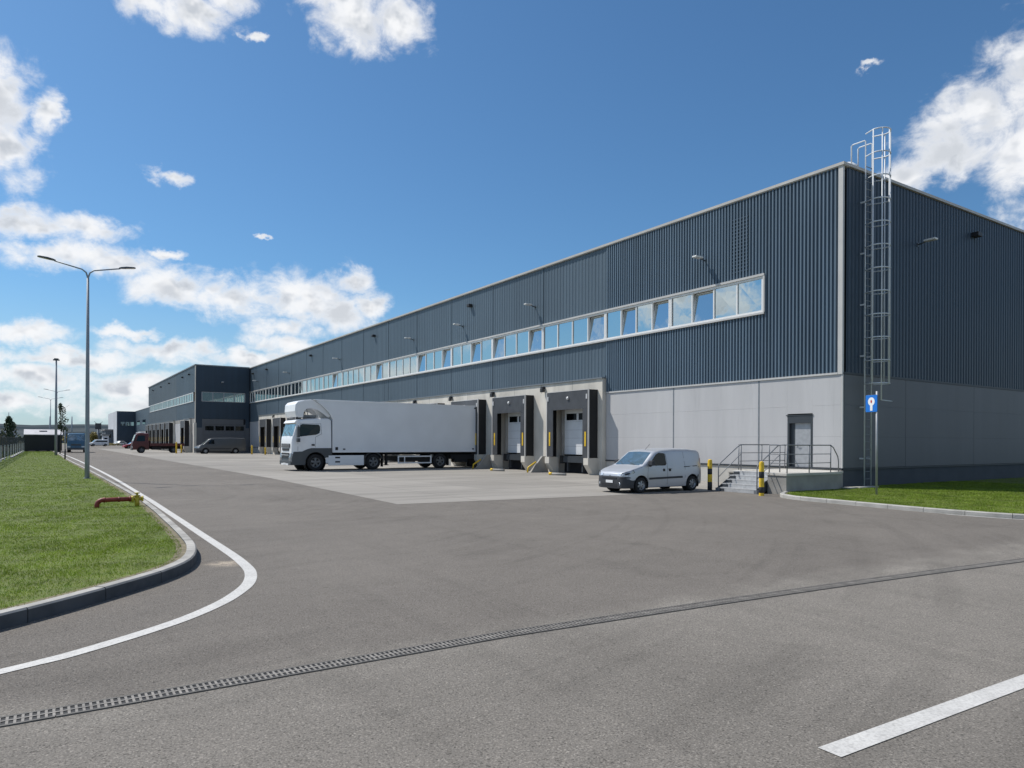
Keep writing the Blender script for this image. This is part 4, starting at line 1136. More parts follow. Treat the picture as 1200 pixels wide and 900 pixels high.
# far vehicles in the distance
def smallcar(label, loc, rz, L, top, hww, paint, win, ws, cat='car', name='parked_car', r=.31, wb=(.8, 3.4)):
    v, B_, W_ = van(name, label, cat, L, top, [(0, hww * .8), (.15, hww * .95), (.6, hww), (L - .3, hww), (L, hww * .9)], [(0, .28), (L, .28)], .9, paint, wb, r, win, ws, (.5, .5), 'vehicles far down the yard')
    v.location = loc; v.rotation_euler.z = R(rz); return v
ct_ = [(0, .55), (.1, .72), (.9, .88), (1.5, 1.35), (2.0, 1.46), (3.2, 1.42), (3.9, 1.0), (4.25, .9), (4.3, .5)]
cw = [[(1.35, .93), (3.5, .93), (3.1, 1.3), (1.75, 1.32)]]
vt = [(0, .6), (.1, .85), (.8, 1.1), (1.4, 1.75), (1.8, 1.85), (4.6, 1.85), (4.75, 1.7), (4.8, .5)]
smallcar('white van standing far down the yard right of the nearest lamp post', (-14.9, 214, 0), 8, 4.8, vt, .92, 'carwhite', [[(1.3, 1.2), (4.4, 1.2), (4.4, 1.6), (1.75, 1.6)]], (.82, 1.42, .78, .66), 'van', 'parked_van', .32, (.9, 3.9))
smallcar('dark blue car half hidden behind the blue truck cab', (-19.7, 170, 0), 70, 4.3, ct_, .85, 'carblue', cw, (.92, 1.5, .72, .58))
smallcar('red car nose showing left of the red truck', (-11.8, 150, 0), 10, 4.3, ct_, .85, 'red2', cw, (.92, 1.5, .72, .58))
smallcar('pale car in front of the farthest hall', (-6.6, 243, 0), 40, 4.3, ct_, .85, 'carwhite', cw, (.92, 1.5, .72, .58))

# ------------------------------------------------------------------ white articulated truck
T = empty('truck', (-13.4, 27.35, 0), 'white articulated truck with a long grey white box trailer backed into a dock', 'truck')
ox, oy = -13.4, 27.35
def W3d(m):  # local mesh -> world
    m.v = [(x + ox, y + oy, z) for x, y, z in m.v]; return m
ctop = [(0, .95), (.02, 1.75), (.05, 1.95), (.10, 2.15), (.30, 2.86), (.38, 2.98), (.55, 3.08), (1.2, 3.16), (2.25, 3.20), (2.38, 3.12)]
chw = [(0, 1.02), (.03, 1.12), (.10, 1.19), (.3, 1.22), (2.38, 1.22)]
CB = Body(ctop, chw, [(0, .42), (3, .42)], 2.05, .05, .12, .04)
q = CB.mesh(xsamp(ctop, 2.38, 20)); W3d(q)
cab = q.build('cab', 'truckw', T)
# arches cut while the mesh still lies around the truck origin
cab.parent = None; cut_arches(cab, [(1.43, .5)], .64, 1.22, .45); cab.parent = T
# grey lower cladding of the cab
gtop = [(0, .60), (.12, .60), (.16, 1.22), (.9, 1.24), (1.05, 1.34), (2.42, 1.36)]
g1 = MB()
for s in (1, -1):
    pts = [(.0, .36), (.0, .62), (.10, 1.14), (.62, 1.16), (.92, 1.30), (1.15, 1.36), (2.42, 1.36), (2.42, .80), (2.10, .80)]
    arc = [(1.43 + .62 * math.cos(R(a)), .5 + .62 * math.sin(R(a))) for a in range(25, 181, 13)]
    pts = pts + arc + [(.81, .36)]
    a, b = s * 1.20, s * 1.245
    g1.prism(pts, 'y', a, b)
g1.box(-.045, .1, -1.15, 1.15, .36, .60); g1.prism([(-.03, .42), (.05, .42), (.12, 1.1), (.02, 1.1)], 'y', -1.1, 1.1)
W3d(g1).build('lower_cab_panel', 'truckg', T, bevel=.012)
m = MB(); m.box(.3, 2.6, -1.0, 1.0, .45, .95); m.box(2.3, 5.7, -.45, .45, .62, 1.05)
for s in (1, -1): m.lathe([(.63, s * 1.18), (.63, s * .78), (0, s * .78)], (1.43, 0, .5), 'y', 24)
W3d(m).build('chassis', 'dark', T)
q = CB.screen(.085, .315, 1.10, 1.04, .012); W3d(q); q.build('windscreen', 'screen', T, recalc=False)
for s in (1, -1):
    q = CB.patch([(.42, 2.04), (.95, 2.10), (1.45, 2.16), (1.66, 2.26), (1.70, 2.42), (1.70, 2.66), (1.62, 2.76), (.62, 2.78), (.52, 2.72)], s, .012); W3d(q).build('side_window', 'darkglass', T, recalc=False)
    m = MB()
    q = seam(CB, [(.36, 1.2), (.37, 2.0), (.52, 2.8), (1.75, 2.82), (1.78, 2.2), (1.42, 2.02), (1.40, 1.40)], s, .016, .006); m.add(q.v, q.f)
    W3d(m).build('door_seam', 'truckg', T, recalc=False)
    m = MB(); m.box(1.18, 1.36, s * 1.19, s * 1.238, 1.50, 1.60); W3d(m).build('door_handle', 'black', T)
    m = MB(); m.box(.26, .40, s * 1.30, s * 1.50, 2.0, 2.62); m.box(.25, .42, s * 1.30, s * 1.50, 1.72, 1.94); m.tube([(.42, s * 1.15, 2.66), (.34, s * 1.38, 2.68)], .03, 6); m.tube([(.42, s * 1.15, 1.85), (.34, s * 1.38, 1.83)], .03, 6)
    W3d(m).build('wing_mirror', 'truckg', T, bevel=.03)
    # corner lamps: stepped bright cluster
    m = MB(); m.prism([(-.035, .52), (-.045, .80), (.0, 1.06), (.10, 1.06), (.10, .52)], 'y', s * .74, s * 1.13); m.box(-.02, .12, s * 1.10, s * 1.21, .52, 1.02)
    W3d(m).build('headlight', 'chrome', T, bevel=.03)
m = MB(); m.prism([(.16, 2.86), (.32, 2.80), (.46, 2.98), (.30, 3.03)], 'y', -1.12, 1.12); W3d(m).build('sun_visor', 'truckw', T, bevel=.02)
m = MB(); m.box(-.022, .02, -.86, .86, 1.38, 1.62); m.box(-.02, .02, -.70, .70, 1.20, 1.34)
for k in range(2): m.box(-.05, .02, -.70, .70, .80 + k * .16, .91 + k * .16)
W3d(m).build('grille', 'black', T)
m = MB()
for k in range(3): m.box(-.030, -.02, -.84, .84, 1.412 + k * .075, 1.422 + k * .075)
m.box(-.055, -.03, -.72, .72, .93, .955); m.box(-.07, .1, -.72, .72, .34, .44)
W3d(m).build('bumper', 'truckw', T, bevel=.006)
m = MB(); m.box(-.082, -.07, -.26, .26, .37, .47); W3d(m).build('number_plate', 'plate', T)
m = MB(); m.tube([(.02, -.75, 2.12), (.12, -.1, 2.3)], .012, 5); m.tube([(.02, .15, 2.12), (.12, .75, 2.3)], .012, 5); W3d(m).build('wiper', 'black', T)
# roof fairing
m = MB()
m.prism([(.30, 3.22), (.22, 3.55), (.25, 3.95), (.40, 4.12), (.75, 4.22), (1.22, 4.27), (1.22, 4.20), (.80, 4.14), (.62, 4.02), (.52, 3.80), (.55, 3.22)], 'y', -1.08, 1.08)
W3d(m).build('roof_fairing', 'truckw', T, bevel=.03)
m = MB()
for s in (1, -1):
    P0 = [(.40, 3.18), (.34, 3.6), (.36, 3.95), (.46, 4.08), (.80, 4.20), (1.24, 4.25), (1.75, 3.96), (2.12, 3.62), (2.36, 3.28), (2.2, 3.2), (1.9, 3.45), (1.6, 3.62), (1.25, 3.72), (.95, 3.72), (.75, 3.55), (.70, 3.18)]
    m.prism(P0, 'y', s * 1.06, s * 1.12)
W3d(m).build('fairing_side', 'truckw', T, bevel=.01)
m = MB(); m.box(.9, 1.7, -.5, .5, 3.2, 3.36); m.tube([(.5, -1.0, 3.25), (.5, 1.0, 3.25)], .03, 6); m.tube([(1.05, -.95, 3.20), (.95, -.95, 3.7)], .025, 6); W3d(m).build('roof_hatch', 'galvd', T)
# trailer
m = MB()
prof = [(2.46, 1.13), (2.46, 3.16), (2.22, 3.55), (1.84, 3.93), (1.30, 4.27), (12.72, 4.22), (12.72, 1.13)]
m.prism(prof, 'y', -1.27, 1.27); W3d(m).build('trailer_box', 'box', T, bevel=.02)
m = MB()
for s in (1, -1):
    y0, y1 = s * 1.272, s * 1.285
    m.box(2.44, 12.74, y0, y1, 1.09, 1.17); m.box(1.35, 12.74, y0, y1, 4.18, 4.24)
    m.prism([(2.44, 1.17), (2.50, 1.17), (2.52, 3.14), (2.30, 3.52), (1.92, 3.90), (1.42, 4.22), (1.28, 4.28), (1.84, 3.86), (2.20, 3.50), (2.44, 3.10)], 'y', y0, y1)
    m.box(12.68, 12.735, y0, y1, 1.17, 4.18)
for y in (-1.2, 1.2): m.box(12.72, 12.76, y - .07, y + .07, 1.13, 4.22)
W3d(m).build('trailer_trim', 'truckw', T)
m = MB()
for i in range(1, 9):
    for s_ in (1, -1): m.box(2.5 + i * 1.13, 2.5 + i * 1.13 + .012, s_ * 1.2705, s_ * 1.2735, 1.2, 4.16)
W3d(m).build('panel_seam', 'box', T)
m = MB()
for x in (3.1, 12.2, 12.5): m.box(x, x + .14, -1.292, -1.27, 1.26, 1.33)
m.box(12.35, 12.5, -1.292, -1.27, 4.02, 4.1); m.box(2.62, 2.78, -1.292, -1.27, 1.24, 1.42)
W3d(m).build('marker_light', 'black', T)
m = MB()
for s in (.42, -.42): m.box(2.9, 12.6, s - .07, s + .07, .92, 1.12)
m.box(2.5, 12.72, -1.22, 1.22, 1.06, 1.128); m.box(10.6, 12.5, -1.15, 1.15, .62, .92); m.box(12.55, 12.7, -1.2, 1.2, .52, .66)
for s in (1, -1): m.box(6.0, 6.15, s * .9 - .07, s * .9 + .07, .30, 1.06); m.box(5.95, 6.2, s * .9 - .14, s * .9 + .14, .26, .30)
for s in (1, -1): m.box(5.72, 5.74, s * .85, s * 1.22, .18, .95); m.box(10.42, 10.44, s * .85, s * 1.22, .2, .95)
m.box(10.9, 11.9, -1.18, -.7, .40, .8); m.box(6.8, 9.1, -1.1, 1.1, .50, .80); m.box(4.6, 5.7, -1.0, 1.0, .75, 1.0)
W3d(m).build('trailer_chassis', 'dark', T)
m = MB()
for s in (1, -1):
    a, b = s * 1.21, s * 1.25
    m.box(2.2, 4.46, a, b, .30, .92)
W3d(m).build('side_skirt', 'truckw', T, bevel=.02)
m = MB()
for z in (.48, .74): m.box(2.62, 2.92, -1.262, -1.24, z, z + .09)
m.box(4.46, 4.56, -1.24, -.8, .35, .95)
W3d(m).build('skirt_step', 'black', T)
m = MB()
for s in (1, -1):
    a, b = s * 1.18, s * 1.22
    m.box(6.75, 9.15, a, b, .78, .86); m.box(6.75, 9.15, a, b, .36, .44); m.box(6.75, 6.84, a, b, .44, .78); m.box(9.06, 9.15, a, b, .44, .78); m.box(7.2, 7.26, a, b, .44, .78)
W3d(m).build('side_guard', 'truckw', T)
m = MB()
for s in (1, -1): m.lathe([(.60, s * 1.2), (.60, s * .8)], (5.1, 0, .5), 'y', 24)
m2_ = MB(); 
for s in (1, -1):
    pts = [(5.1 + .63 * math.cos(R(a)), .5 + .63 * math.sin(R(a))) for a in range(15, 171, 13)]; pin = [(5.1 + .585 * math.cos(R(a)), .5 + .585 * math.sin(R(a))) for a in range(170, 14, -13)]
    m2_.prism(pts + pin, 'y', s * .82, s * 1.22)
W3d(m2_).build('mudguard', 'truckg', T)
for wx in (1.43, 5.1, 9.80):
    for s in (1, -1):
        wheel(T, wx, s * 1.19, .5, .32, s, 5, 'rimd')
for o in list(T.children):
    if o.name.split('.')[0] == 'wheel':
        for k in [o] + list(o.children): k.data.transform(Matrix.Translation((ox, oy, 0)))

def simple_truck(name, label, cat, loc, rz, cabmat, W_=2.1, H=2.75):
    t = empty(name, (0, 0, 0), label, cat)
    tp = [(0, 1.0), (.03, 1.45), (.10, 1.6), (.42, H - .22), (.55, H - .06), (.9, H), (1.95, H), (2.05, H - .1)]
    B_ = Body(tp, [(0, W_ / 2 - .12), (.1, W_ / 2 - .02), (.3, W_ / 2), (2.1, W_ / 2)], [(0, .45), (3, .45)], 1.6, .08, .14, .04)
    c = B_.mesh(xsamp(tp, 2.05, 16)).build('cab', cabmat, t); cut_arches(c, [(1.15, .42)], .54, W_ / 2, .4)
    B_.screen(.13, .42, W_ / 2 - .12, W_ / 2 - .2, .012).build('windscreen', 'screen', t, recalc=False)
    for s in (1, -1):
        B_.patch([(.48, 1.62), (1.5, 1.62), (1.55, 1.7), (1.55, H - .42), (1.45, H - .34), (.72, H - .34)], s, .012).build('side_window', 'darkglass', t, recalc=False)
        m = MB(); m.box(-.03, .12, s * (W_ / 2 - .45), s * (W_ / 2 - .08), .72, .92); m.build('headlight', 'lens', t, bevel=.03)
        m = MB(); m.box(.2, .3, s * (W_ / 2 + .06), s * (W_ / 2 + .22), 1.6, 2.05); m.build('wing_mirror', 'black', t, bevel=.02)
    m = MB(); m.box(-.05, .08, -W_ / 2 + .06, W_ / 2 - .06, .40, .66); m.box(-.02, .03, -.6, .6, .98, 1.2); m.build('bumper', 'truckg', t, bevel=.02)
    t.location = loc; t.rotation_euler.z = R(rz)
    return t, B_
RT, B_ = simple_truck('flatbed_truck', 'dark red flatbed truck with low side boards in front of the far docks', 'truck', (0, 0, 0), 0, 'redp')
m = MB(); m.box(2.15, 6.6, -1.05, 1.05, .95, 1.02)
for s in (1, -1):
    for k in range(3): m.box(2.2 + k * 1.48, 2.2 + k * 1.48 + 1.4, s * 1.02, s * 1.06, 1.02, 1.34)
m.box(2.15, 2.19, -1.05, 1.05, 1.02, 1.7); m.build('flatbed', 'redp', RT)
m = MB(); m.box(1.0, 6.5, -.4, .4, .55, .94); m.box(2.4, 3.6, -1.0, -.5, .45, .85); m.build('chassis', 'dark', RT)
m = MB(); m.lathe([(0, 2.72), (.5, 2.76), (.55, 2.84), (0, 2.92)], (1.1, 0, 0), 'z', 16); m.build('roof_spoiler', 'truckw', RT)
for x in (1.15, 5.2):
    for s in (1, -1): wheel(RT, x, s * 1.02, .42, .26, s, 5, 'rimd')
RT.location = (-15.35, 95.2, 0)

BT, B_ = simple_truck('box_truck', 'blue truck cab seen from the front beside the dark shed', 'truck', (0, 0, 0), 0, 'blue', 2.2, 2.7)
m = MB(); m.box(2.2, 6.2, -1.1, 1.1, .95, 2.72); m.build('box_body', 'blue', BT, bevel=.03)
m = MB(); m.box(1.0, 6.2, -.45, .45, .5, .94); m.build('chassis', 'dark', BT)
for x in (1.15, 5.0):
    for s in (1, -1): wheel(BT, x, s * 1.08, .42, .28, s, 5, 'rimd')
BT.location = (-21.75, 99.5, 0); BT.rotation_euler.z = R(86)

# dark shed; pale fascia shaped to slope back and catch the sun
sx0, sx1, sy0, sy1 = -27.8, -23.3, 104.5, 112
SH = empty('storage_shed', (-25.5, 104.5, 0), 'low black walled shed with a pale roof fascia at the far end of the lawn', 'shed')
m = MB()
n = 14
for i in range(n): a = sx0 + (sx1 - sx0) * i / n; m.box(a + .01, a + (sx1 - sx0) / n - .01, sy0, sy0 + .06, .22, 2.42)
m.box(sx0, sx1, sy0 + .06, sy1, .2, 2.42); m.build('wall', 'shed', SH)
m = MB(); m.prism([(sy0 - .15, 2.43), (sy0 - .15, 2.52), (sy0 + 1.7, 3.25), (sy1, 3.25), (sy1, 2.43)], 'x', sx0 - .02, sx1 + .1); m.build('roof_fascia', 'shedw', SH)
m = MB(); m.box(-26.0, -25.1, sy0 + .9, sy0 + 1.2, 2.95, 3.07); m.build('roof_hatch', 'darktrim', SH)
m = MB()
for x in (-27.7, -26.4, -25.1, -23.9): m.box(x, x + .35, sy0, sy1, 0, .2)
m.build('foot', 'dark', SH)

# ------------------------------------------------------------------ street lamps
def lamp_post(label, x, y, h, arm=1.72, yaw=0):
    t = empty('street_lamp', (x, y, 0), label, 'street lamp', 'twin arm street lamps along the left lawn')
    z0 = .12
    m = MB(); m.tube([(x, y, z0), (x, y, z0 + 1.2), (x, y, h * .5), (x, y, h - .35)], [.098, .09, .075, .05], 12); m.box(x - .14, x + .14, y - .14, y + .14, z0, z0 + .03)
    m.build('post', 'post', t)
    m = MB(); dr_ = Vector((math.cos(R(yaw)), math.sin(R(yaw)), 0))
    for s in (1, -1):
        rise = .10
        p = [Vector((x, y, h - .5)), Vector((x, y, h - .32)) + dr_ * s * .01, Vector((x, y, h - .12)) + dr_ * s * .07, Vector((x, y, h)) + dr_ * s * .22, Vector((x, y, h + rise + .12)) + dr_ * s * (arm - .5)]
        m.tube(p, [.035, .035, .033, .03, .028], 8)
    m.build('arm', 'post', t)
    for s in (1, -1):
        a = Vector((x, y, h + .22)) + dr_ * s * (arm - .55); b = Vector((x, y, h + .31)) + dr_ * s * (arm + .10); q = Vector((-dr_.y, dr_.x, 0))
        m = MB()
        vs = []
        for f, w, th in ((0, .04, .04), (.12, .08, .06), (.45, .12, .07), (.9, .115, .05), (1, .07, .03)):
            c = a.lerp(b, f); vs += [c + q * w, c + q * w * .8 + Vector((0, 0, th)), c - q * w * .8 + Vector((0, 0, th)), c - q * w]
        fs = []
        for i in range(4):
            for k in range(4): fs.append((i * 4 + k, i * 4 + (k + 1) % 4, i * 4 + 4 + (k + 1) % 4, i * 4 + 4 + k))
        fs += [(0, 1, 2, 3), (19, 18, 17, 16)]
        m.add(vs, fs); lh = m.build('lamp_head', 'lamp', t)
        g = MB(); c = a.lerp(b, .68); e = (b - a).normalized() * .16
        g.add([c + e + q * .07 - Vector((0, 0, .004)), c - e + q * .07 - Vector((0, 0, .004)), c - e - q * .07 - Vector((0, 0, .004)), c + e - q * .07 - Vector((0, 0, .004))], [(0, 1, 2, 3)])
        g.build('lamp_glass', 'led', lh, recalc=False)
    return t
lamp_post('nearest tall twin arm street lamp on the left lawn', -23.98, 19.9, 9.12)
lamp_post('twin arm street lamp far behind the tall mast', -23.7, 120.9, 9.6)
lamp_post('smallest and farthest twin arm street lamp', -24.4, 142.5, 9.4, 1.9)
FM = empty('floodlight_mast', (-24.4, 73.9, 0), 'tall plain grey mast with a tiny cross head on the left lawn', 'mast')
m = MB(); m.tube([(-24.42, 73.9, .12), (-24.42, 73.9, 5), (-24.42, 73.9, 10.2)], [.14, .12, .075], 12); m.build('post', 'post', FM)
m = MB(); m.box(-24.72, -24.12, 73.8, 74.0, 10.2, 10.32); m.box(-24.62, -24.22, 73.7, 74.1, 10.32, 10.42); m.build('lamp_head', 'lamp', FM)
MK = empty('marker_post', (-23.97, 55.6, 0), 'thin grey post with a black foot at the lawn edge', 'post')
m = MB(); m.tube([(-24.0, 55.6, 1.0), (-24.0, 55.6, 2.6)], .045, 8); m.build('post', 'post', MK)
m = MB(); m.tube([(-24.0, 55.6, .1), (-24.0, 55.6, 1.0)], .06, 8); m.build('foot', 'black', MK)

# red pipe with yellow valve
HP = empty('hydrant_pipe', (-24.45, 4.5, .125), 'red brown pipe bent out of the lawn ending in a yellow valve', 'pipe')
yb = 4.5; zc_ = .31
m = MB()
ar = [(-24.46 + .13 - .13 * math.cos(R(a)), yb, zc_ - .13 + .13 * math.sin(R(a))) for a in range(0, 91, 15)]
m.tube([(-24.46, yb, .08)] + ar + [(-23.66, yb, zc_)], .055, 14)
for x in (-24.30, -23.98, -23.74): m.lathe([(.055, -.02), (.068, -.02), (.068, .02), (.055, .02)], (x, yb, zc_), 'x', 14)
m.build('pipe', 'rust', HP)
m = MB()
m.tube([(-23.58, yb, .08), (-23.58, yb, .38)], .055, 12); m.lathe([(0, .36), (.07, .37), (.075, .40), (.025, .41), (.025, .44), (.06, .445), (.06, .47), (0, .475)], (-23.58, yb, 0), 'z', 14)
m.tube([(-23.66, yb, zc_), (-23.47, yb, zc_)], .045, 12); m.lathe([(.0, -.02), (.07, -.02), (.07, .02), (0, .02)], (-23.46, yb, zc_), 'x', 12)
m.lathe([(.0, -.03), (.085, -.03), (.085, .02), (0, .02)], (-23.68, yb, zc_), 'x', 12)
m.build('valve', 'valve', HP)

# yellow bollards at the far docks
def yb_(label, x, y, h=1.1):
    t = empty('guard_post', (x, y, 0), label, 'guard post', 'yellow guard posts at the far docks')
    m = MB(); m.lathe([(0, 0), (.1, 0), (.1, h), (.07, h + .05), (0, h + .06)], (x, y, 0), 'z', 12); m.build('post', 'yellow', t)
yb_('yellow guard post in front of the single wing dock', -10.6, 88.8, 1.5); yb_('yellow guard post near the corner of the navy wing', -9.6, 91.4)
yb_('yellow guard post right of the grey van', -3.0, 79.5); yb_('second yellow guard post right of the grey van', -2.2, 76.0, .9)

# ------------------------------------------------------------------ fence on the left
F = empty('boundary_fence', (-28.1, 45, 0), 'grey mesh fence with pale posts along the left edge of the lawn', 'fence')
def fx(y): return -28.35 + (y - 30) * .0095
m = MB(); y = 24
while y < 103:
    m.box(fx(y) - .03, fx(y) + .03, y - .03, y + .03, 0, 1.35); y += 5
m.build('fence_post', 'white', F)
m = MB()
y = 24
while y < 101:
    for k in range(12):
        yy = y + .12 + k * .195; m.box(fx(y) - .012, fx(y) + .012, yy - .018, yy + .018, .35, 2.02)
    for z in (.5, 1.25, 1.98): m.box(fx(y) - .016, fx(y) + .016, y + .05, y + 2.45, z, z + .04)
    y += 2.5
m.build('fence_panel', 'darktrim', F)
m = MB(); m.box(-28.45, -28.30, 24, 63, .0, .2); m.box(-28.1, -27.85, 63, 103, 0, .2); m.build('fence_base', 'concd', F)

# ------------------------------------------------------------------ trees, shrubs, background
def leaf_cloud(m, blobs, n, size, rnd):
    for i in range(n):
        c, rad = rnd.choice(blobs)
        while True:
            p = Vector((rnd.uniform(-1, 1), rnd.uniform(-1, 1), rnd.uniform(-1, 1)))
            if p.length < 1: break
        p = Vector(c) + Vector((p.x * rad[0], p.y * rad[1], p.z * rad[2]))
        a = Vector((rnd.uniform(-1, 1), rnd.uniform(-1, 1), rnd.uniform(-1, 1))).normalized(); b = a.orthogonal().normalized() * size * rnd.uniform(.6, 1.3); a = a * size * rnd.uniform(.6, 1.3)
        m.add([p - a, p + b * .6, p + a, p - b * .6], [(0, 1, 2, 3)])
def tree(name, label, x, y, h, blobs, n, size, mat, group=None, seed=1, r=.14):
    t = empty(name, (x, y, 0), label, 'tree', group); rnd = random.Random(seed)
    m = MB(); m.tube([(x, y, 0), (x + .1, y, h * .45), (x, y, h * .92)], [r, r * .6, r * .15], 8)
    for k in range(7):
        z = h * (.3 + .09 * k); a = rnd.uniform(0, 6.28); l = h * .16
        m.tube([(x, y, z), (x + math.cos(a) * l, y + math.sin(a) * l, z + l * .9)], [r * .35, r * .08], 5)
    m.build('trunk', 'bark', t)
    m = MB(); leaf_cloud(m, [((x + b[0], y + b[1], b[2]), b[3]) for b in blobs], n, size, rnd); m.build('crown', mat, t, recalc=False)
tree('conifer_tree', 'dark conical tree behind the fence at the left edge', -31.6, 168, 6.6, [(0, 0, 1.6, (2.0, 2.0, 1.3)), (0, 0, 3.0, (1.6, 1.6, 1.4)), (.2, 0, 4.6, (1.1, 1.1, 1.3)), (0, 0, 5.8, (.6, .6, 1.0))], 1500, .22, 'leaf', seed=4)
tree('young_tree', 'slender young tree beside the tall mast', -23.75, 91.5, 6.4, [(.2, 0, 5.4, (.45, .4, .7)), (.35, 0, 4.3, (.6, .5, .6)), (-.1, 0, 3.6, (.4, .4, .5)), (.45, 0, 3.1, (.45, .4, .4)), (0, 0, 6.0, (.25, .25, .5))], 520, .13, 'leaf', seed=8, r=.07)
tree('shrub', 'yellowish shrub beyond the fence at the left edge', -35.0, 166, 3.0, [(0, 0, 1.6, (2.6, 2, 1.3)), (1.8, 0, 1.2, (1.6, 1.5, 1.0))], 900, .2, 'leafy', seed=5)
tree('shrub', 'orange brown shrub behind the blue truck', -19.3, 205, 3.2, [(0, 0, 2.0, (2.3, 2, 1.5)), (1.6, 0, 1.6, (1.4, 1.4, 1.2))], 900, .22, 'leafy', seed=6)
tree('shrub', 'yellow green shrub at the foot of the far billboard mast', -11.0, 268, 4.5, [(0, 0, 2.5, (1.3, 1.3, 2.2))], 500, .3, 'leafy', seed=9)
tree('shrub', 'low yellow green bushes in front of the farthest hall', -10.5, 240, 1.3, [(-1, 0, .5, (2.2, 1, .5)), (3, 0, .4, (2.4, 1, .45))], 700, .16, 'leafy', seed=10)
def mast(name, label, x, y, h, r=.25):
    m = MB(); m.tube([(x, y, 0), (x, y, h)], [r, r * .5], 8); o = m.build(name, 'post', recalc=True); tag(o, label, 'mast', 'thin masts on the horizon'); return o
mast('distant_mast', 'thin mast on the horizon at the far left', -41.7, 474, 17, .35)
mast('distant_mast', 'thin mast on the horizon left of the tall lamp posts', -23.2, 342, 11.6, .3)
mast('distant_mast', 'thin mast on the horizon left of the nearest street lamp', -15.4, 337, 11.6, .4)
BB = empty('billboard_mast', (-9.3, 273, 0), 'dark square board on a tall pole in the distance', 'billboard')
m = MB(); m.tube([(-9.3, 273.5, 0), (-9.3, 273.5, 5.6)], .35, 8); m.build('pole', 'post', BB)
m = MB(); m.box(-10.3, -8.4, 272.8, 273.2, 5.5, 7.6); m.tube([(-9.9, 273, 7.6), (-10.6, 273, 8.3)], .06, 5); m.tube([(-8.8, 273, 7.6), (-8.0, 273, 8.2)], .06, 5); m.build('board', 'darktrim', BB)
def far_block(label, x0, x1, y0, y1, h, mat, wins=0):
    t = empty('distant_building', ((x0 + x1) / 2, y0, 0), label, 'building', 'low buildings on the horizon')
    m = MB(); m.box(x0, x1, y0, y1, 0, h); m.build('wall', mat, t)
    m = MB(); m.box(x0 - .3, x1 + .3, y0 - .3, y1 + .3, h, h + .4); m.build('roof', 'roof', t)
    if wins:
        m = MB()
        for i in range(wins): a = x0 + (x1 - x0) * (i + .25) / wins; m.box(a, a + (x1 - x0) / wins * .5, y0 - .05, y0, h * .5, h * .75)
        m.build('window', 'darkglass', t)
far_block('white low building behind the fence left of the black shed', -46, -34, 300, 330, 5.5, 'farw', 4)
far_block('long grey low building behind the white van', -30, 2, 420, 440, 5.2, 'far', 12)
far_block('grey block behind the black shed', -66, -44, 380, 400, 5.0, 'far', 6)
far_block('small white cabin left of the farthest hall', -9.6, -7.9, 246, 250, 3.2, 'farw', 1)
far_block('grey block left of the farthest hall', -7.8, -5.6, 262, 280, 5.0, 'far', 1)
m = MB(); rnd = random.Random(3); 
for i in range(150):
    x = rnd.uniform(-260, 30); y = rnd.uniform(500, 620); h = rnd.uniform(2.5, 5.0)
    leaf_cloud(m, [((x, y, h * .5), (rnd.uniform(3, 8), 3, h * .55))], 26, 1.4, rnd)
tag(m.build('treeline', 'leaf', recalc=False), 'low dark line of far trees below the hills', 'trees', kind='stuff')
# hills
m = MB(); nx, ny = 120, 8; v = []
for j in range(ny + 1):
    for i in range(nx + 1):
        az = R(-75 + 175 * i / nx); d = 1500 + 1500 * j / ny
        e = 44 + 6 * math.sin(i * .21 + 1) + 3 * math.sin(i * .57) + 1.5 * math.sin(i * 1.7)
        v.append((-25 + d * math.sin(az), -15 + d * math.cos(az), (e * (j / ny) ** .6 * 1.45) if j else -2.))
m.add(v, [(j * (nx + 1) + i, j * (nx + 1) + i + 1, (j + 1) * (nx + 1) + i + 1, (j + 1) * (nx + 1) + i) for j in range(ny) for i in range(nx)], True)
tag(m.build('hills', 'hills', recalc=False), 'long low blue grey hills on the horizon', kind='structure')

# ------------------------------------------------------------------ sky, sun, camera
SX, SY, SZ = .66, -1.0, -1.64                       # direction the sunlight travels
sd = Vector((-SX, -SY, -SZ)).normalized()
elev = math.asin(sd.z); azs = math.atan2(sd.x, sd.y)   # azimuth from +Y towards +X
w = bpy.data.worlds.new('World'); S.world = w; w.use_nodes = True
n = w.node_tree.nodes; l = w.node_tree.links; k = NB(w.node_tree)
bg = n['Background']
sky = n.new('ShaderNodeTexSky'); sky.sky_type = 'NISHITA'; sky.sun_disc = False
sky.sun_elevation = elev; sky.sun_rotation = azs; sky.air_density = 1.0; sky.dust_density = .6; sky.ozone_density = 2.2
tc = n.new('ShaderNodeTexCoord').outputs['Generated']
sep = n.new('ShaderNodeSeparateXYZ'); l.new(tc, sep.inputs[0])
az = k.math('MULTIPLY', k.math('ARCTAN2', sep.outputs[0], sep.outputs[1]), 180 / math.pi)
el = k.math('MULTIPLY', k.math('ARCSINE', sep.outputs[2]), 180 / math.pi)
def comb(a, b, c=0.):
    x = n.new('ShaderNodeCombineXYZ'); k.put(x.inputs[0], a); k.put(x.inputs[1], b); k.put(x.inputs[2], c); return x.outputs[0]
uv = comb(az, k.math('MULTIPLY', el, 1.25))
wn = n.new('ShaderNodeTexNoise'); l.new(uv, wn.inputs['Vector']); wn.inputs['Scale'].default_value = .42; wn.inputs['Detail'].default_value = 5; wn.inputs['Roughness'].default_value = .6
warp = k.vec('MULTIPLY', k.vec('SUBTRACT', wn.outputs['Color'], (.5, .5, .5)), (3.4, 2.2, 0))
uv0 = comb(az, el)
uvw = k.vec('ADD', uv0, warp)
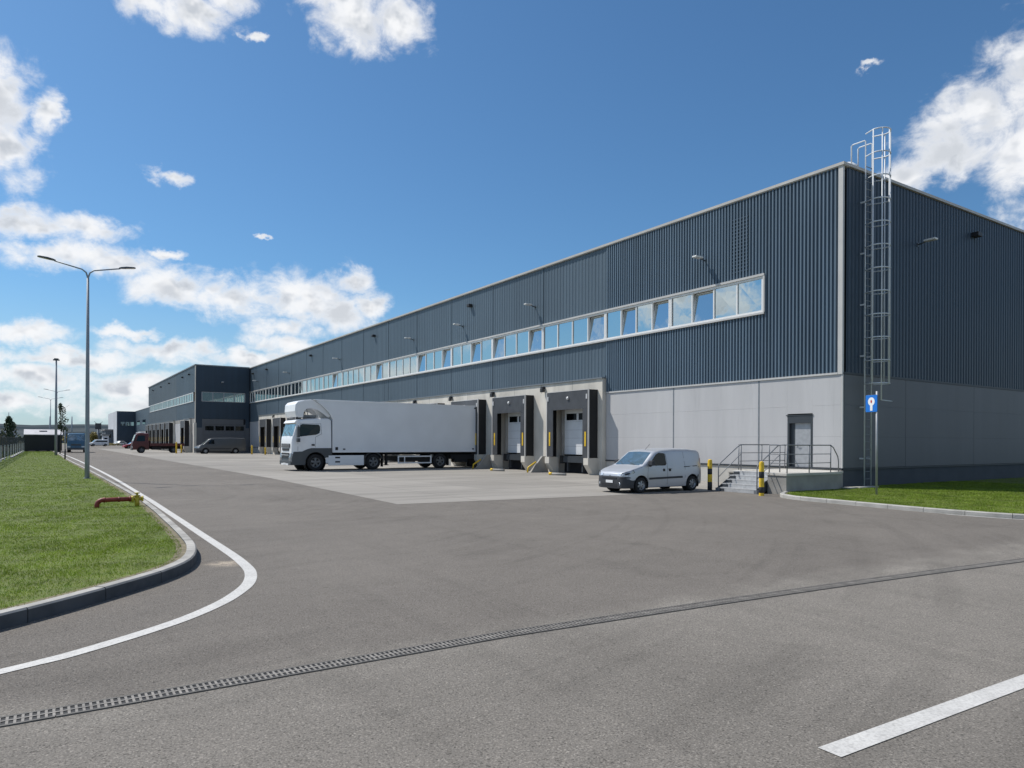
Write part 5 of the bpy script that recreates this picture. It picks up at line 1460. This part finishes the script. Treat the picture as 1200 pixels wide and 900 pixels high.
BL = [(6.29, 28.88, 2.51, 1.39), (9.37, 29.14, 3.23, 1.42), (11.7, 30.2, 2.42, 1.18), (19.81, 31.37, 3.3, 1.44), (21.13, 30.01, 3.66, 2.07), (24.12, 30.53, 3.04, 1.88), (13.52, 28.19, .9, 0.35),
      (-2.86, 21.42, 2.54, 3.28), (-1.95, 18.68, 1.97, 2.72), (0.16, 21.16, 1.07, 1.49), (7.61, 18.53, 1.47, 0.56), (-1.0, 14.08, 3.66, 1.27), (2.92, 14.37, 2.89, 1.0), (0.44, 12.24, 3.52, 1.21),
      (3.96, 12.42, 3.78, 1.36), (7.47, 11.05, 3.43, 1.54), (7.46, 13.24, 1.35, 0.41), (12.39, 10.56, 3.37, 1.73), (17.02, 10.87, 3.87, 2.28), (19.92, 10.05, 2.96, 1.94), (16.09, 8.57, 3.19, 1.28),
      (-0.97, 7.07, 2.91, 0.84), (5.57, 7.72, 2.76, 0.54), (7.77, 6.54, 4.64, 0.98), (16.09, 7.28, 3.84, 1.03), (-0.49, 4.28, 4.48, 1.25), (5.05, 3.66, 6.78, 1.33), (-1.89, 2.52, 3.84, 1.12),
      (15.48, 4.99, 3.82, 1.04), (71.5, 23.4, 4.8, 3.4), (67.36, 21.27, 3.85, 2.44), (64.92, 20.77, 2.91, 2.28), (70.2, 18.6, 4.5, 2.6), (64.93, 18.95, 3.15, 1.82), (70.6, 14.6, 2.6, 1.45),
      (60.29, 25.35, .95, 0.28), (62.63, 18.28, 1.5, 1.3), (14.01, 15.06, .75, 0.2), (1.5, 5.6, 6.0, .8), (13.5, 6.0, 5.0, .9), (9., 2.3, 12., 1.3), (20.5, 12.4, 2.2, 1.2), (22.3, 10.6, 1.8, 1.2)]
mn = None
for (a, b, c, d) in BL:
    r_ = k.vec('LENGTH', k.vec('MULTIPLY', k.vec('SUBTRACT', uvw, (a, b, 0)), (1 / (c * 1.08), 1 / (d * 1.08), 0)))
    mn = r_ if mn is None else k.math('MINIMUM', mn, r_)
M1 = k.math('SUBTRACT', 1., mn)
# cloud field outside the photograph's view (what the windows and paint reflect)
outm = k.math('MAXIMUM', k.rng(az, -6, -16, 0, 1), k.rng(az, 76, 88, 0, 1))
cf = k.noise(comb(k.math('MULTIPLY', az, .5), el), .13, 4, .55)
M2 = k.math('SUBTRACT', k.math('MULTIPLY', k.math('MULTIPLY', k.rng(cf, .47, .68, 0, 1), outm), 1.2), k.math('SUBTRACT', 3.25, k.math('MULTIPLY', outm, 3.)))
M = k.math('MAXIMUM', M1, M2)
M = k.math('MAXIMUM', M, -3.)
big_ = k.noise(uv, .16, 3, .5)
fb = k.math('ADD', k.math('MULTIPLY', k.noise(uv, .36, 11, .63, .35), .72), k.math('MULTIPLY', big_, .28))
fb2 = k.noise(k.vec('ADD', uv, (.7, -.95, 0)), .42, 3, .5)
fb3 = k.noise(uv, .42, 3, .5)
den = k.math('ADD', M, k.math('MULTIPLY', k.math('SUBTRACT', fb, .5), 2.7))
alpha = k.rng(den, -.12, .68, 0, 1, True)
alpha = k.math('MULTIPLY', alpha, k.rng(den, .0, .9, .75, 1.0))
# soft self shading: bright towards the sun (up and left), grey below
rel = k.math('SUBTRACT', k.math('ADD', k.math('MULTIPLY', fb3, .7), k.math('MULTIPLY', fb, .3)), fb2)
sh = k.rng(rel, .09, -.13, .0, 1.0, True)
thick = k.rng(den, .25, 1.0, 0, 1, True)
lo = k.noise(comb(k.math('MULTIPLY', az, .55), el), .33, 3, .5)
sh = k.math('MULTIPLY', k.math('MAXIMUM', sh, k.rng(lo, .50, .62, 0, .8, True)), thick)
cc = k.mix(sh, (.94, .95, .97, 1), (.56, .60, .66, 1))
hz = k.rng(el, 12, -2, 0, .62, True)
skyc = k.vec('MULTIPLY', sky.outputs[0], (.060, .092, .112))
skyc = k.mix(hz, skyc, (.55, .655, .75, 1))
fin = k.mix(alpha, skyc, cc)
# clouds are physically bright: bring both to the Background at strength 0.1
fin = k.scale(fin, 10.)
l.new(fin, bg.inputs['Color']); bg.inputs['Strength'].default_value = .1

sl = bpy.data.lights.new('sun', 'SUN'); sl.energy = 5.; sl.angle = R(.53); sl.color = (1., .955, .89)
so = bpy.data.objects.new('sun', sl); COL.objects.link(so)
so.rotation_euler = Vector((SX, SY, SZ)).to_track_quat('-Z', 'Y').to_euler(); so.location = (-40, 60, 90)

cam = bpy.data.cameras.new('camera'); co = bpy.data.objects.new('camera', cam); COL.objects.link(co)
cam.sensor_width = 36; cam.lens = 831.5 / 1200 * 36; cam.shift_y = 67.5 / 1200; cam.clip_end = 8000; cam.clip_start = .1
HEAD = math.atan(549.7 / 831.5)
mw = Matrix.Rotation(-HEAD, 4, 'Z') @ Matrix.Rotation(math.pi / 2, 4, 'X') @ Matrix.Rotation(.0044, 4, 'Z')
co.rotation_euler = mw.to_euler(); co.location = (-25.575, -15.716, 1.8)
S.camera = co
S.render.engine = 'CYCLES'
S.view_settings.view_transform = 'Standard'; S.view_settings.look = 'None'; S.view_settings.exposure = 0; S.view_settings.gamma = 1
S.render.resolution_x = 1024; S.render.resolution_y = 768
